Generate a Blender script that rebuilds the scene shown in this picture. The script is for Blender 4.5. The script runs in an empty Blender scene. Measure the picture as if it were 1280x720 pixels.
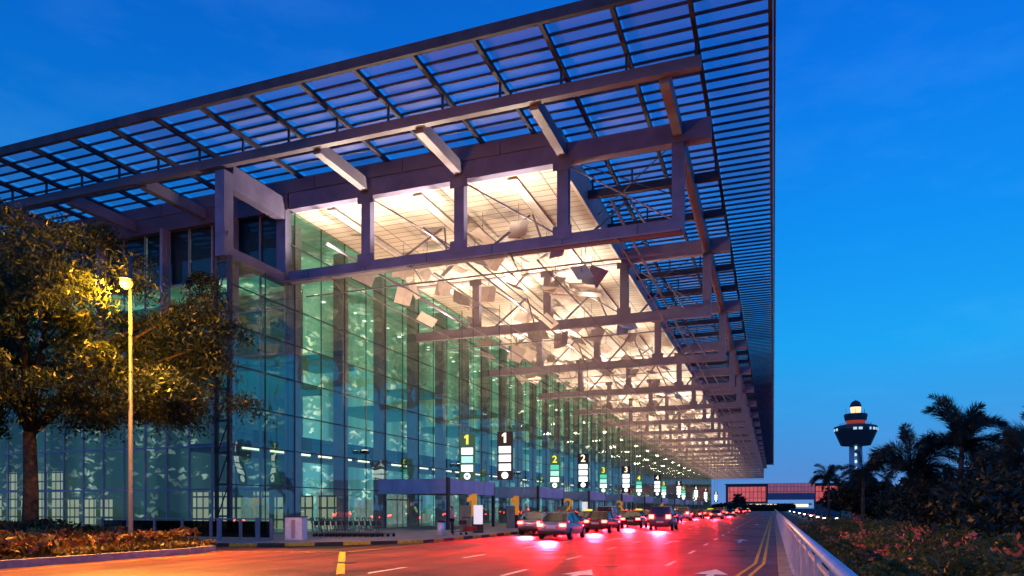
import bpy, bmesh, math, random
import numpy as np
from mathutils import Vector, Matrix, Euler
random.seed(7); rng = np.random.default_rng(7)
R = math.radians
S = bpy.context.scene
COL = S.collection

# ------------------------------------------------------------------ helpers
class MB:
    """collects shapes that become ONE mesh object"""
    def __init__(s): s.v = []; s.f = []; s.m = []
    def add(s, vs, fs, mi=0):
        o = len(s.v); s.v += [tuple(v) for v in vs]
        s.f += [tuple(i + o for i in f) for f in fs]; s.m += [mi] * len(fs); return s
    def box(s, x0, x1, y0, y1, z0, z1, mi=0):
        v = [(x0,y0,z0),(x1,y0,z0),(x1,y1,z0),(x0,y1,z0),(x0,y0,z1),(x1,y0,z1),(x1,y1,z1),(x0,y1,z1)]
        return s.add(v, [(0,3,2,1),(4,5,6,7),(0,1,5,4),(1,2,6,5),(2,3,7,6),(3,0,4,7)], mi)
    def quad(s, a, b, c, d, mi=0): return s.add([a,b,c,d], [(0,1,2,3)], mi)
    def beam(s, a, b, w, h, mi=0):
        a = Vector(a); b = Vector(b); d = (b - a).normalized()
        up = Vector((0,0,1)) if abs(d.z) < .95 else Vector((0,1,0))
        x = d.cross(up).normalized() * w / 2; y = x.cross(d).normalized() * h / 2
        v = [p + q for p in (a, b) for q in (-x-y, x-y, x+y, -x+y)]
        return s.add(v, [(3,2,1,0),(4,5,6,7),(0,1,5,4),(1,2,6,5),(2,3,7,6),(3,0,4,7)], mi)
    def tube(s, pts, rad, n=8, mi=0, cap=True):
        pts = [Vector(p) for p in pts]; o = []
        if not isinstance(rad, (list, tuple)): rad = [rad] * len(pts)
        vs = []; fs = []
        for i, p in enumerate(pts):
            d = (pts[min(i+1, len(pts)-1)] - pts[max(i-1, 0)]).normalized()
            up = Vector((0,0,1)) if abs(d.z) < .9 else Vector((0,1,0))
            x = d.cross(up).normalized(); y = d.cross(x)
            for k in range(n):
                t = 2 * math.pi * k / n; vs.append(p + (x * math.cos(t) + y * math.sin(t)) * rad[i])
        for i in range(len(pts) - 1):
            for k in range(n):
                a = i*n+k; b = i*n+(k+1) % n; fs.append((a, b, b+n, a+n))
        if cap:
            fs.append(tuple(range(n))[::-1]); fs.append(tuple(range((len(pts)-1)*n, len(pts)*n)))
        return s.add(vs, fs, mi)
    def lathe(s, prof, n=24, c=(0,0,0), mi=0):
        vs = []; fs = []
        for r, z in prof:
            for k in range(n):
                t = 2*math.pi*k/n; vs.append((c[0]+r*math.cos(t), c[1]+r*math.sin(t), c[2]+z))
        for i in range(len(prof)-1):
            for k in range(n):
                a = i*n+k; b = i*n+(k+1) % n; fs.append((a, b, b+n, a+n))
        fs.append(tuple(range(n))[::-1]); fs.append(tuple(range((len(prof)-1)*n, len(prof)*n)))
        return s.add(vs, fs, mi)
    def poly(s, pts, z0, z1, mi=0):
        n = len(pts); v = [(x,y,z0) for x,y in pts] + [(x,y,z1) for x,y in pts]
        return s.add(v, [tuple(range(n))[::-1], tuple(range(n,2*n))] + [(i,(i+1)%n,(i+1)%n+n,i+n) for i in range(n)], mi)
    def mesh(s, name, mats, smooth=False):
        me = bpy.data.meshes.new(name); me.from_pydata(s.v, [], s.f)
        for m in (mats if isinstance(mats, (list, tuple)) else [mats]): me.materials.append(m)
        me.polygons.foreach_set('material_index', s.m)
        if smooth: me.polygons.foreach_set('use_smooth', [True]*len(s.f))
        me.update(); return me
    def build(s, name, mats, parent=None, smooth=False, bevel=0):
        o = bpy.data.objects.new(name, s.mesh(name, mats, smooth)); COL.objects.link(o)
        if parent: o.parent = parent
        if bevel:
            b = o.modifiers.new('bevel', 'BEVEL'); b.width = bevel; b.segments = 2; b.limit_method = 'ANGLE'
        return o

def tag(o, label, cat, group=None, kind=None):
    o['label'] = label; o['category'] = cat
    if group: o['group'] = group
    if kind: o['kind'] = kind
    return o
def struct(o): o['kind'] = 'structure'; return o
def empty(name, loc=(0,0,0), rz=0, label=None, cat=None, group=None):
    o = bpy.data.objects.new(name, None); COL.objects.link(o); o.location = loc; o.rotation_euler[2] = rz
    if label: tag(o, label, cat, group)
    return o
def copy_tree(o, parent=None):
    c = o.copy(); COL.objects.link(c)
    if parent: c.parent = parent
    for ch in list(o.children): copy_tree(ch, c)
    return c
def lamp(name, typ, loc, energy, color, parent=None, **kw):
    l = bpy.data.lights.new(name, typ); l.energy = energy; l.color = color
    for k, v in kw.items():
        if k != 'rot': setattr(l, k, v)
    o = bpy.data.objects.new(name, l); COL.objects.link(o); o.location = loc
    if 'rot' in kw: o.rotation_euler = kw['rot']
    if parent: o.parent = parent
    return o
def text_mesh(txt, size, depth, mat):
    if txt == '1':
        h = size*.70; pts = [(-.10,0),(.13,0),(.13,1),(-.04,1),(-.30,.80),(-.30,.62),(-.10,.72)]; pts = [(x*h,y*h) for x,y in pts]
        n = len(pts); b = MB(); b.add([(x,y,-depth) for x,y in pts]+[(x,y,depth) for x,y in pts], [(0,1,2,3,6),(3,4,5,6),(7,13,10,9,8),(10,13,12,11)]+[(i,(i+1)%n,(i+1)%n+n,i+n) for i in range(n)]); return b.mesh('numeral', mat)
    c = bpy.data.curves.new('numeral', 'FONT'); c.body = txt; c.size = size; c.extrude = depth; c.align_x = 'CENTER'; c.offset = .012*size
    o = bpy.data.objects.new('numeral', c); COL.objects.link(o)
    dg = bpy.context.evaluated_depsgraph_get(); me = bpy.data.meshes.new_from_object(o.evaluated_get(dg))
    bpy.data.objects.remove(o); me.materials.clear(); me.materials.append(mat); return me

# ------------------------------------------------------------------ materials
def mat(name, col, rough=.6, metal=0, noise=0, scale=3, emit=None, estr=0, bump=0, spec=.5, col2=None, detail=5, stretch=None):
    m = bpy.data.materials.new(name); m.use_nodes = True; n = m.node_tree.nodes; L = m.node_tree.links
    b = n['Principled BSDF']; b.inputs['Roughness'].default_value = rough; b.inputs['Metallic'].default_value = metal
    b.inputs['Specular IOR Level'].default_value = spec
    b.inputs['Base Color'].default_value = (*col, 1)
    if noise or col2 or bump:
        tc = n.new('ShaderNodeTexCoord'); nz = n.new('ShaderNodeTexNoise'); nz.inputs['Scale'].default_value = scale; nz.inputs['Detail'].default_value = detail
        src = tc.outputs['Object']
        if stretch:
            mp = n.new('ShaderNodeMapping'); mp.inputs['Scale'].default_value = stretch; L.new(src, mp.inputs[0]); src = mp.outputs[0]
        L.new(src, nz.inputs['Vector'])
        mx = n.new('ShaderNodeMix'); mx.data_type = 'RGBA'
        cr = n.new('ShaderNodeValToRGB'); cr.color_ramp.elements[0].position = .35; cr.color_ramp.elements[1].position = .65
        L.new(nz.outputs['Fac'], cr.inputs[0]); L.new(cr.outputs[0], mx.inputs['Factor'])
        c2 = col2 or tuple(max(0, c*(1-noise)) for c in col)
        mx.inputs['A'].default_value = (*c2, 1); mx.inputs['B'].default_value = (*[min(1, c*(1+noise)) for c in col], 1)
        L.new(mx.outputs['Result'], b.inputs['Base Color'])
        if bump:
            bp = n.new('ShaderNodeBump'); bp.inputs['Strength'].default_value = bump; L.new(nz.outputs['Fac'], bp.inputs['Height']); L.new(bp.outputs[0], b.inputs['Normal'])
    if emit: b.inputs['Emission Color'].default_value = (*emit, 1); b.inputs['Emission Strength'].default_value = estr
    return m
def leafmat(name, c1, c2, trans=.35, scale=.8):
    m = bpy.data.materials.new(name); m.use_nodes = True; n = m.node_tree.nodes; L = m.node_tree.links
    n.remove(n['Principled BSDF']); out = n['Material Output']
    tc = n.new('ShaderNodeTexCoord'); nz = n.new('ShaderNodeTexNoise'); nz.inputs['Scale'].default_value = scale; nz.inputs['Detail'].default_value = 6
    L.new(tc.outputs['Object'], nz.inputs['Vector'])
    cr = n.new('ShaderNodeValToRGB'); cr.color_ramp.elements[0].position = .35; cr.color_ramp.elements[1].position = .68
    cr.color_ramp.elements[0].color = (*c1, 1); cr.color_ramp.elements[1].color = (*c2, 1); L.new(nz.outputs['Fac'], cr.inputs[0])
    d = n.new('ShaderNodeBsdfDiffuse'); t = n.new('ShaderNodeBsdfTranslucent'); g = n.new('ShaderNodeBsdfGlossy'); g.inputs['Roughness'].default_value = .45
    L.new(cr.outputs[0], d.inputs[0]); L.new(cr.outputs[0], t.inputs[0])
    a = n.new('ShaderNodeMixShader'); a.inputs[0].default_value = trans; L.new(d.outputs[0], a.inputs[1]); L.new(t.outputs[0], a.inputs[2])
    b = n.new('ShaderNodeMixShader'); b.inputs[0].default_value = .04; L.new(a.outputs[0], b.inputs[1]); L.new(g.outputs[0], b.inputs[2])
    L.new(b.outputs[0], out.inputs[0]); return m
def glassmat(name, tint, refl, lo, hi, rough=.0, bump=.0):
    m = bpy.data.materials.new(name); m.use_nodes = True; n = m.node_tree.nodes; L = m.node_tree.links
    n.remove(n['Principled BSDF']); out = n['Material Output']
    t = n.new('ShaderNodeBsdfTransparent'); t.inputs[0].default_value = (*tint, 1)
    g = n.new('ShaderNodeBsdfGlossy'); g.inputs[0].default_value = (*refl, 1); g.inputs['Roughness'].default_value = rough
    lw = n.new('ShaderNodeLayerWeight'); lw.inputs[0].default_value = .4
    mr = n.new('ShaderNodeMapRange'); mr.inputs['To Min'].default_value = lo; mr.inputs['To Max'].default_value = hi; L.new(lw.outputs['Facing'], mr.inputs[0])
    if bump:   # each pane tilts a little, as toughened glass does
        tc = n.new('ShaderNodeTexCoord'); nz = n.new('ShaderNodeTexNoise'); nz.inputs['Scale'].default_value = .45; nz.inputs['Detail'].default_value = 1
        L.new(tc.outputs['Object'], nz.inputs['Vector']); bp = n.new('ShaderNodeBump'); bp.inputs['Strength'].default_value = bump; bp.inputs['Distance'].default_value = .3
        L.new(nz.outputs['Fac'], bp.inputs['Height']); L.new(bp.outputs[0], g.inputs['Normal'])
    x = n.new('ShaderNodeMixShader'); L.new(mr.outputs[0], x.inputs[0]); L.new(t.outputs[0], x.inputs[1]); L.new(g.outputs[0], x.inputs[2])
    L.new(x.outputs[0], out.inputs[0]); return m

M = {}
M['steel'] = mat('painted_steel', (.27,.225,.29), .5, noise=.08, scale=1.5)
M['front_steel'] = mat('dusk_tinted_steel', (.17,.145,.26), .5, noise=.16, scale=1.1)  # same steel with the violet dusk shade put into its colour
M['dark_steel'] = mat('dark_steel', (.035,.04,.06), .5, noise=.2, scale=2)
M['louvre'] = mat('louvre_metal', (.06,.058,.085), .6, spec=.2, noise=.25, scale=1)
M['fascia'] = mat('fascia_panel', (.17,.13,.18), .5, noise=.1, scale=.7)
M['blue_steel'] = mat('blue_grey_panel', (.34,.46,.80), .45, noise=.1, scale=1.2)
M['concrete'] = mat('concrete', (.20,.19,.18), .85, noise=.2, scale=1.2, bump=.1)
M['reflector'] = mat('reflector_sheet', (.80,.73,.70), .5, noise=.08, scale=2)
M['column'] = mat('column_paint', (.40,.31,.38), .6, noise=.1, scale=1)
M['white'] = mat('road_paint', (.72,.72,.72), .7, noise=.3, scale=6)
M['yellow_line'] = mat('yellow_road_paint', (.70,.40,.04), .7, noise=.3, scale=6)
M['black_paint'] = mat('black_kerb_paint', (.03,.03,.03), .7, noise=.3, scale=6)
M['kerb'] = mat('kerb_stone', (.30,.28,.26), .85, noise=.2, scale=4)
M['pole'] = mat('galvanised_pole', (.13,.125,.13), .45, metal=.3, noise=.1, scale=4)
M['rail'] = mat('railing_paint', (.78,.74,.82), .4, metal=.2, noise=.1, scale=5)
M['black'] = mat('black_metal', (.02,.02,.022), .45, noise=.2, scale=3)
M['orange'] = mat('orange_sign_paint', (.80,.36,.02), .5, noise=.05, emit=(1,.36,.02), estr=.35)
M['lit_white'] = mat('lit_sign_panel', (.8,.8,.8), .4, emit=(.93,1,1), estr=1.8)
M['sign_green'] = mat('dark_green_sign', (.03,.09,.06), .5, noise=.1, emit=(.05,.16,.09), estr=.5)
M['lit_mint'] = mat('lit_mint_panel', (.5,.8,.7), .4, emit=(.45,1,.85), estr=.9)
M['lit_green'] = mat('lit_green_panel', (.1,.6,.4), .4, emit=(.05,.62,.42), estr=1.0)
M['lit_yellow'] = mat('lit_yellow_numeral', (.9,.8,.1), .4, emit=(1,.85,.08), estr=1.1)
M['lit_cream'] = mat('lit_cream_numeral', (.9,.8,.6), .4, emit=(1,.9,.62), estr=1.4)
M['tail'] = mat('tail_lamp_glass', (.5,.01,.01), .3, emit=(1,.02,.015), estr=60)
M['brake'] = mat('reversing_lamp_glass', (.8,.6,.4), .3, emit=(1,.6,.25), estr=5)
M['head'] = mat('head_lamp_glass', (.8,.8,.8), .3, emit=(1,.95,.85), estr=14)
M['sodium'] = mat('sodium_lamp_glass', (.9,.6,.2), .3, emit=(1,.30,.02), estr=5.5)
M['flood'] = mat('floodlight_glass', (.9,.8,.6), .3, emit=(1,.8,.5), estr=6)
M['tyre'] = mat('tyre_rubber', (.015,.015,.015), .8, noise=.2, scale=8)
M['rim'] = mat('wheel_alloy', (.5,.5,.52), .3, metal=.8, noise=.05)
M['carglass'] = mat('car_window_glass', (.012,.015,.02), .06, spec=.8, noise=.05)
M['plate'] = mat('number_plate', (.75,.72,.62), .5, noise=.05)
M['bark'] = mat('bark', (.06,.04,.025), .9, noise=.5, scale=5, bump=.5)
M['palm_bark'] = mat('palm_bark', (.09,.06,.045), .9, noise=.4, scale=5, bump=.5)
M['leaf_tree'] = leafmat('tree_leaves', (.012,.026,.009), (.065,.095,.02), .4, .9)
M['leaf_palm'] = leafmat('palm_fronds', (.02,.03,.025), (.055,.075,.06), .3)
M['leaf_dark'] = leafmat('dark_foliage', (.008,.013,.007), (.035,.05,.025), .3)
M['leaf_red'] = leafmat('reddish_shrub_leaves', (.07,.018,.012), (.17,.06,.025), .3, 1.2)
M['leaf_lime'] = leafmat('lime_shrub_leaves', (.07,.05,.012), (.22,.17,.03), .3, 1.2)
M['leaf_hedge'] = leafmat('hedge_leaves', (.03,.05,.012), (.15,.17,.04), .3, 1.0)
M['flower'] = leafmat('orange_flowers', (.75,.10,.05), (.85,.28,.18), .4, 2)
M['skin'] = mat('skin', (.45,.27,.19), .6, noise=.05); M['hair'] = mat('black_hair', (.012,.01,.01), .6, noise=.3, scale=30)
M['shirt'] = mat('pale_shirt', (.50,.42,.48), .8, noise=.1, scale=8); M['trousers'] = mat('dark_trousers', (.02,.02,.035), .8, noise=.2, scale=8)

# glass
M['facade_glass'] = glassmat('facade_glass', (.74,.95,.86), (.60,.76,.64), .05, .62, .012, .12)
M['end_glass'] = glassmat('end_wall_glass', (.70,.86,.80), (.6,.7,.75), .02, .22, .01, .05)
M['barrier_glass'] = glassmat('barrier_glass', (.12,.13,.15), (.8,.8,.85), .05, .5, .02)

# asphalt: red tail-lamp wash put into base colour; patched, worn wheel tracks, grainy
def asphalt():
    m = bpy.data.materials.new('asphalt'); m.use_nodes = True; n = m.node_tree.nodes; L = m.node_tree.links; b = n['Principled BSDF']
    tc = n.new('ShaderNodeTexCoord')
    def nz(scale, det, st=None, rough=.5):
        x = n.new('ShaderNodeTexNoise'); x.inputs['Scale'].default_value = scale; x.inputs['Detail'].default_value = det; x.inputs['Roughness'].default_value = rough
        if st:
            mp = n.new('ShaderNodeMapping'); mp.inputs['Scale'].default_value = st; L.new(tc.outputs['Object'], mp.inputs[0]); L.new(mp.outputs[0], x.inputs['Vector'])
        else: L.new(tc.outputs['Object'], x.inputs['Vector'])
        return x
    def mul(a, bsock, f=1):
        x = n.new('ShaderNodeMix'); x.data_type = 'RGBA'; x.blend_type = 'MULTIPLY'; x.inputs['Factor'].default_value = f; L.new(a, x.inputs['A']); L.new(bsock, x.inputs['B']); return x.outputs['Result']
    def rng_(src, a, b_, c, d):
        x = n.new('ShaderNodeMapRange'); x.inputs['From Min'].default_value = a; x.inputs['From Max'].default_value = b_; x.inputs['To Min'].default_value = c; x.inputs['To Max'].default_value = d; L.new(src, x.inputs[0]); return x.outputs[0]
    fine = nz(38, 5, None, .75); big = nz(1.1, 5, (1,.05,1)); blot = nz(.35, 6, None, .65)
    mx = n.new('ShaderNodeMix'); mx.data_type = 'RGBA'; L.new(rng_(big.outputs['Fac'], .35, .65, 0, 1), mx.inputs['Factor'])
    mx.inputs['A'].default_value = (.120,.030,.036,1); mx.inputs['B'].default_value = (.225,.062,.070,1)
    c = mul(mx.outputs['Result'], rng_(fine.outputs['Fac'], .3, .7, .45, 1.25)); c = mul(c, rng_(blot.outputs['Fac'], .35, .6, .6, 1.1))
    vo = n.new('ShaderNodeTexVoronoi'); vo.distance = 'CHEBYCHEV'; mp = n.new('ShaderNodeMapping'); mp.inputs['Scale'].default_value = (.29,.07,1); L.new(tc.outputs['Object'], mp.inputs[0]); vo.inputs['Scale'].default_value = 1; vo.inputs['Randomness'].default_value = .5; L.new(mp.outputs[0], vo.inputs['Vector'])
    sx = n.new('ShaderNodeSeparateXYZ'); L.new(vo.outputs['Color'], sx.inputs[0]); c = mul(c, rng_(sx.outputs[0], 0, 1, .72, 1.08))
    L.new(c, b.inputs['Base Color'])
    L.new(rng_(blot.outputs['Fac'], .3, .7, .34, .60), b.inputs['Roughness']); b.inputs['Specular IOR Level'].default_value = .30
    bp = n.new('ShaderNodeBump'); bp.inputs['Strength'].default_value = .5; bp.inputs['Distance'].default_value = .02; L.new(fine.outputs['Fac'], bp.inputs['Height']); L.new(bp.outputs[0], b.inputs['Normal'])
    return m
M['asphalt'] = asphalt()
# canopy ceiling: pale metal planks with joints
def ceiling_mat():
    m = bpy.data.materials.new('ceiling_planks'); m.use_nodes = True; n = m.node_tree.nodes; L = m.node_tree.links; b = n['Principled BSDF']
    tc = n.new('ShaderNodeTexCoord'); mp = n.new('ShaderNodeMapping'); mp.inputs['Rotation'].default_value = (0,0,0); L.new(tc.outputs['Object'], mp.inputs[0])
    br = n.new('ShaderNodeTexBrick'); br.offset = 0; br.inputs['Scale'].default_value = 1; br.inputs['Brick Width'].default_value = 2.0; br.inputs['Row Height'].default_value = .69
    br.inputs['Mortar Size'].default_value = .035; br.inputs['Color1'].default_value = (.80,.73,.64,1); br.inputs['Color2'].default_value = (.66,.58,.49,1); br.inputs['Mortar'].default_value = (.20,.13,.08,1)
    L.new(mp.outputs[0], br.inputs['Vector'])
    nz = n.new('ShaderNodeTexNoise'); nz.inputs['Scale'].default_value = .25; nz.inputs['Detail'].default_value = 3; L.new(tc.outputs['Object'], nz.inputs['Vector'])
    mr = n.new('ShaderNodeMapRange'); mr.inputs['From Min'].default_value = .3; mr.inputs['From Max'].default_value = .7; mr.inputs['To Min'].default_value = .72; mr.inputs['To Max'].default_value = 1; L.new(nz.outputs['Fac'], mr.inputs[0])
    mx = n.new('ShaderNodeMix'); mx.data_type = 'RGBA'; mx.blend_type = 'MULTIPLY'; mx.inputs['Factor'].default_value = 1; L.new(br.outputs['Color'], mx.inputs['A']); L.new(mr.outputs[0], mx.inputs['B'])
    L.new(mx.outputs['Result'], b.inputs['Base Color']); b.inputs['Roughness'].default_value = .55; return m
M['ceiling'] = ceiling_mat()
# hall surfaces: hall lighting put in as emission, bluish low, green high
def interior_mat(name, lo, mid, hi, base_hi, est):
    """lit hall seen through the glass: tilted pale sheets of the inner ceiling over green dimness, bluish hall light below, all put in as emission"""
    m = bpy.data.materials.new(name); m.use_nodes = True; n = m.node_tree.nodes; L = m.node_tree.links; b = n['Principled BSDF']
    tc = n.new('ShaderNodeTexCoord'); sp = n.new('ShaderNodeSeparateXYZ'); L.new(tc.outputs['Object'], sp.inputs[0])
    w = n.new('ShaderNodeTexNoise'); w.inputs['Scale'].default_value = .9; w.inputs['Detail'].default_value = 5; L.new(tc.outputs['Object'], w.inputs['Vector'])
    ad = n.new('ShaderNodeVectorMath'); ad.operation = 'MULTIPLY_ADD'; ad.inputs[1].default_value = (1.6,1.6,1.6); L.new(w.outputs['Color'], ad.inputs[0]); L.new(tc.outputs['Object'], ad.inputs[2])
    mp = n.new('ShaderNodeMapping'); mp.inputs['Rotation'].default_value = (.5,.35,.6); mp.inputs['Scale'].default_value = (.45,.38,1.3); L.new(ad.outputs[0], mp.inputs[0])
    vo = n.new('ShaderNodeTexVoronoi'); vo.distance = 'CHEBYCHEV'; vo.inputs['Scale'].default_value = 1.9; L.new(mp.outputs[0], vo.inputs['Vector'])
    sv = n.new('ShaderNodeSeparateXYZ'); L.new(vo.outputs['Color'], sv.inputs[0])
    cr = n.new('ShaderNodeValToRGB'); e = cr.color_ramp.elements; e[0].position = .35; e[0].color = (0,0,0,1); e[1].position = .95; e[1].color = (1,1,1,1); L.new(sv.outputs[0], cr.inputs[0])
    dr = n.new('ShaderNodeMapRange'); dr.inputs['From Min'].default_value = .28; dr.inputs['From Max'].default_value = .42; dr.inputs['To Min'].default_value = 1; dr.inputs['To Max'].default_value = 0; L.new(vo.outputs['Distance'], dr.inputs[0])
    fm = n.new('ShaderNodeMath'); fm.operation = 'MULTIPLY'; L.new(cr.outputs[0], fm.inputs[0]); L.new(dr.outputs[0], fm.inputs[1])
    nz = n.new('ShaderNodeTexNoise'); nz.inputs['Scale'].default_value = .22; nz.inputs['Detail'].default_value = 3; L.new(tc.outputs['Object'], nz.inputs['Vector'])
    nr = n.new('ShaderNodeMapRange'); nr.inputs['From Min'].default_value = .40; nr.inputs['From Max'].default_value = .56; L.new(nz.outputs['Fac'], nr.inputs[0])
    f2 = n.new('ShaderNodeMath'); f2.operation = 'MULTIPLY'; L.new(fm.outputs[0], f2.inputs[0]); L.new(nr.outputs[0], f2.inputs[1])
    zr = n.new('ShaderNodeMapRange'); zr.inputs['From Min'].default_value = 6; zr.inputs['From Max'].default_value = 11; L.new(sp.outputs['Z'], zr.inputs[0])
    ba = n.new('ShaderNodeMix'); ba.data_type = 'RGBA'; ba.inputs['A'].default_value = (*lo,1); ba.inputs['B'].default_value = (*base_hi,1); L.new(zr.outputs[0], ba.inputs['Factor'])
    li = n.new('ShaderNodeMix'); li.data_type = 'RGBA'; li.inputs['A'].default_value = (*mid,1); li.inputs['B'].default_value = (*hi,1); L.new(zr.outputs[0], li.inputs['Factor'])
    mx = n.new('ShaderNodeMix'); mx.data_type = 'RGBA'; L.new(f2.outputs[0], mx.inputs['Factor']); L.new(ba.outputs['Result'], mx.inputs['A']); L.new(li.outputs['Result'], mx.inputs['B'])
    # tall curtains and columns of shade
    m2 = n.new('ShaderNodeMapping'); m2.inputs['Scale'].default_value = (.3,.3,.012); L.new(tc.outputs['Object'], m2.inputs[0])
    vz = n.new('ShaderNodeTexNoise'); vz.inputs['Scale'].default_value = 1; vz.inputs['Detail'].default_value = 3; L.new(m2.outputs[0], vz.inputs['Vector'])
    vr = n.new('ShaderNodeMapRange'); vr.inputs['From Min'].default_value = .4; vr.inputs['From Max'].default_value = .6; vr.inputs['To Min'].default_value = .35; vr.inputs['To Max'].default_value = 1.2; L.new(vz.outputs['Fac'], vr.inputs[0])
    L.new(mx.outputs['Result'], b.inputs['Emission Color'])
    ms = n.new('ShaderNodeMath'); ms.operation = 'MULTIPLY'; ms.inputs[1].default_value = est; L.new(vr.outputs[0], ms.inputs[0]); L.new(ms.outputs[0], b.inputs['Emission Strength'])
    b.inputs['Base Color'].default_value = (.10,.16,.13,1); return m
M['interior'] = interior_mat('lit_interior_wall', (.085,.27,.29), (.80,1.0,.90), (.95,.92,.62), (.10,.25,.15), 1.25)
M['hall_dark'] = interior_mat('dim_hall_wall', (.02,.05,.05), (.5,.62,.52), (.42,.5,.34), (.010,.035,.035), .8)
M['interior_plain'] = mat('hall_wall', (.25,.33,.28), .7, noise=.2, scale=.5, emit=(.16,.30,.24), estr=.35)  # hall lighting put into the wall as faint emission
def window_grid(name, bg, lit, w, h, frac, estr):
    m = bpy.data.materials.new(name); m.use_nodes = True; n = m.node_tree.nodes; L = m.node_tree.links; b = n['Principled BSDF']
    tc = n.new('ShaderNodeTexCoord'); mp = n.new('ShaderNodeMapping'); mp.inputs['Rotation'].default_value = (R(90),0,0); L.new(tc.outputs['Object'], mp.inputs[0])
    br = n.new('ShaderNodeTexBrick'); br.offset = 0; br.inputs['Scale'].default_value = 1; br.inputs['Brick Width'].default_value = w; br.inputs['Row Height'].default_value = h
    br.inputs['Mortar Size'].default_value = frac; br.inputs['Color1'].default_value = (*lit,1); br.inputs['Color2'].default_value = (*[c*.7 for c in lit],1); br.inputs['Mortar'].default_value = (*bg,1)
    L.new(mp.outputs[0], br.inputs['Vector']); L.new(br.outputs['Color'], b.inputs['Emission Color']); b.inputs['Emission Strength'].default_value = estr
    b.inputs['Base Color'].default_value = (.2,.15,.15,1); return m
M['red_glass'] = window_grid('red_lit_glazing', (.22,.02,.03), (.92,.13,.07), 2.4, 4.0, .25, .75)
M['red_dim'] = window_grid('dim_red_glazing', (.10,.03,.06), (.32,.07,.09), 2.0, 3.0, .3, .9)

# ------------------------------------------------------------------ camera
CAMZ = 1.7
cam = bpy.data.cameras.new('camera'); co = bpy.data.objects.new('camera', cam); COL.objects.link(co)
co.location = (0,0,CAMZ); co.rotation_euler = (R(90), 0, R(20.15)); cam.sensor_width = 36; cam.lens = 891/1280*36; cam.shift_y = (635-360)/1280
cam.clip_start = .05; cam.clip_end = 6000; S.camera = co

# ------------------------------------------------------------------ world: dusk sky
w = bpy.data.worlds.new('World'); S.world = w; w.use_nodes = True; n = w.node_tree.nodes; L = w.node_tree.links
bg = n['Background']; out = n['World Output']
sky = n.new('ShaderNodeTexSky'); sky.sky_type = 'NISHITA'; sky.sun_disc = False; sky.sun_elevation = R(1.5); sky.sun_rotation = R(200)
tc = n.new('ShaderNodeTexCoord'); sp = n.new('ShaderNodeSeparateXYZ'); L.new(tc.outputs['Generated'], sp.inputs[0])
cr = n.new('ShaderNodeValToRGB'); e = cr.color_ramp.elements
e[0].position = 0; e[0].color = (.13,.27,.66,1); e[1].position = 1; e[1].color = (.001,.07,.42,1)
for p, c in ((.05,(.075,.27,.68)), (.12,(.035,.33,.80)), (.20,(.008,.37,.90)), (.33,(.002,.28,.90)), (.5,(.001,.18,.80)), (.62,(.001,.13,.66))):
    x = e.new(p); x.color = (*c, 1)
L.new(sp.outputs['Z'], cr.inputs[0])
# darker to the left, faint thin cloud
mpx = n.new('ShaderNodeMapRange'); mpx.inputs['From Min'].default_value = -.85; mpx.inputs['From Max'].default_value = .1; mpx.inputs['To Min'].default_value = .74; mpx.inputs['To Max'].default_value = 1.0; L.new(sp.outputs['X'], mpx.inputs[0])
m1 = n.new('ShaderNodeMix'); m1.data_type = 'RGBA'; m1.blend_type = 'MULTIPLY'; m1.inputs['Factor'].default_value = 1; L.new(cr.outputs[0], m1.inputs['A']); L.new(mpx.outputs[0], m1.inputs['B'])
mp = n.new('ShaderNodeMapping'); mp.inputs['Scale'].default_value = (1.6,1.6,5); mp.inputs['Rotation'].default_value = (0,R(12),0); L.new(tc.outputs['Generated'], mp.inputs[0])
nz = n.new('ShaderNodeTexNoise'); nz.inputs['Scale'].default_value = 2.2; nz.inputs['Detail'].default_value = 7; nz.inputs['Roughness'].default_value = .6; L.new(mp.outputs[0], nz.inputs['Vector'])
cc = n.new('ShaderNodeValToRGB'); cc.color_ramp.elements[0].position = .5; cc.color_ramp.elements[0].color = (0,0,0,1); cc.color_ramp.elements[1].position = .85; cc.color_ramp.elements[1].color = (.025,.05,.07,1); L.new(nz.outputs['Fac'], cc.inputs[0])
m2 = n.new('ShaderNodeMix'); m2.data_type = 'RGBA'; m2.blend_type = 'ADD'; m2.inputs['Factor'].default_value = 1; L.new(m1.outputs['Result'], m2.inputs['A']); L.new(cc.outputs[0], m2.inputs['B'])
L.new(m2.outputs['Result'], bg.inputs[0]); bg.inputs[1].default_value = 1.0
bg2 = n.new('ShaderNodeBackground'); L.new(sky.outputs[0], bg2.inputs[0]); bg2.inputs[1].default_value = .004
ad = n.new('ShaderNodeAddShader'); L.new(bg.outputs[0], ad.inputs[0]); L.new(bg2.outputs[0], ad.inputs[1]); L.new(ad.outputs[0], out.inputs[0])
sun = lamp('sun', 'SUN', (0,-20,40), .14, (.75,.5,1), angle=R(14)); sun.rotation_euler = (R(72), 0, R(-20))

# ------------------------------------------------------------------ ground, road, pavements
struct(MB().quad((-2500,-1500,-.03),(2500,-1500,-.03),(2500,4500,-.03),(-2500,4500,-.03)).build('ground', mat('grass_ground', (.03,.04,.02), .95, noise=.4, scale=.3)))
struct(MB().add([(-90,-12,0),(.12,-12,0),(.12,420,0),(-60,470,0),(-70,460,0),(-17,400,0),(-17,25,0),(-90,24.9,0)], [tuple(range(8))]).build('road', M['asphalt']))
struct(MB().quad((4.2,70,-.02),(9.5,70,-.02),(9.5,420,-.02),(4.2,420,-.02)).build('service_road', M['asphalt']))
PAV = [(-100,25.4),(-22.6,25.4),(-20.5,26.4),(-16.1,31),(-16,33),(-16,400),(-100,400)]
struct(MB().poly(PAV, -.02, .13).build('pavement', mat('paving', (.42,.36,.31), .7, noise=.15, scale=1.5, bump=.05)))
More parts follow.
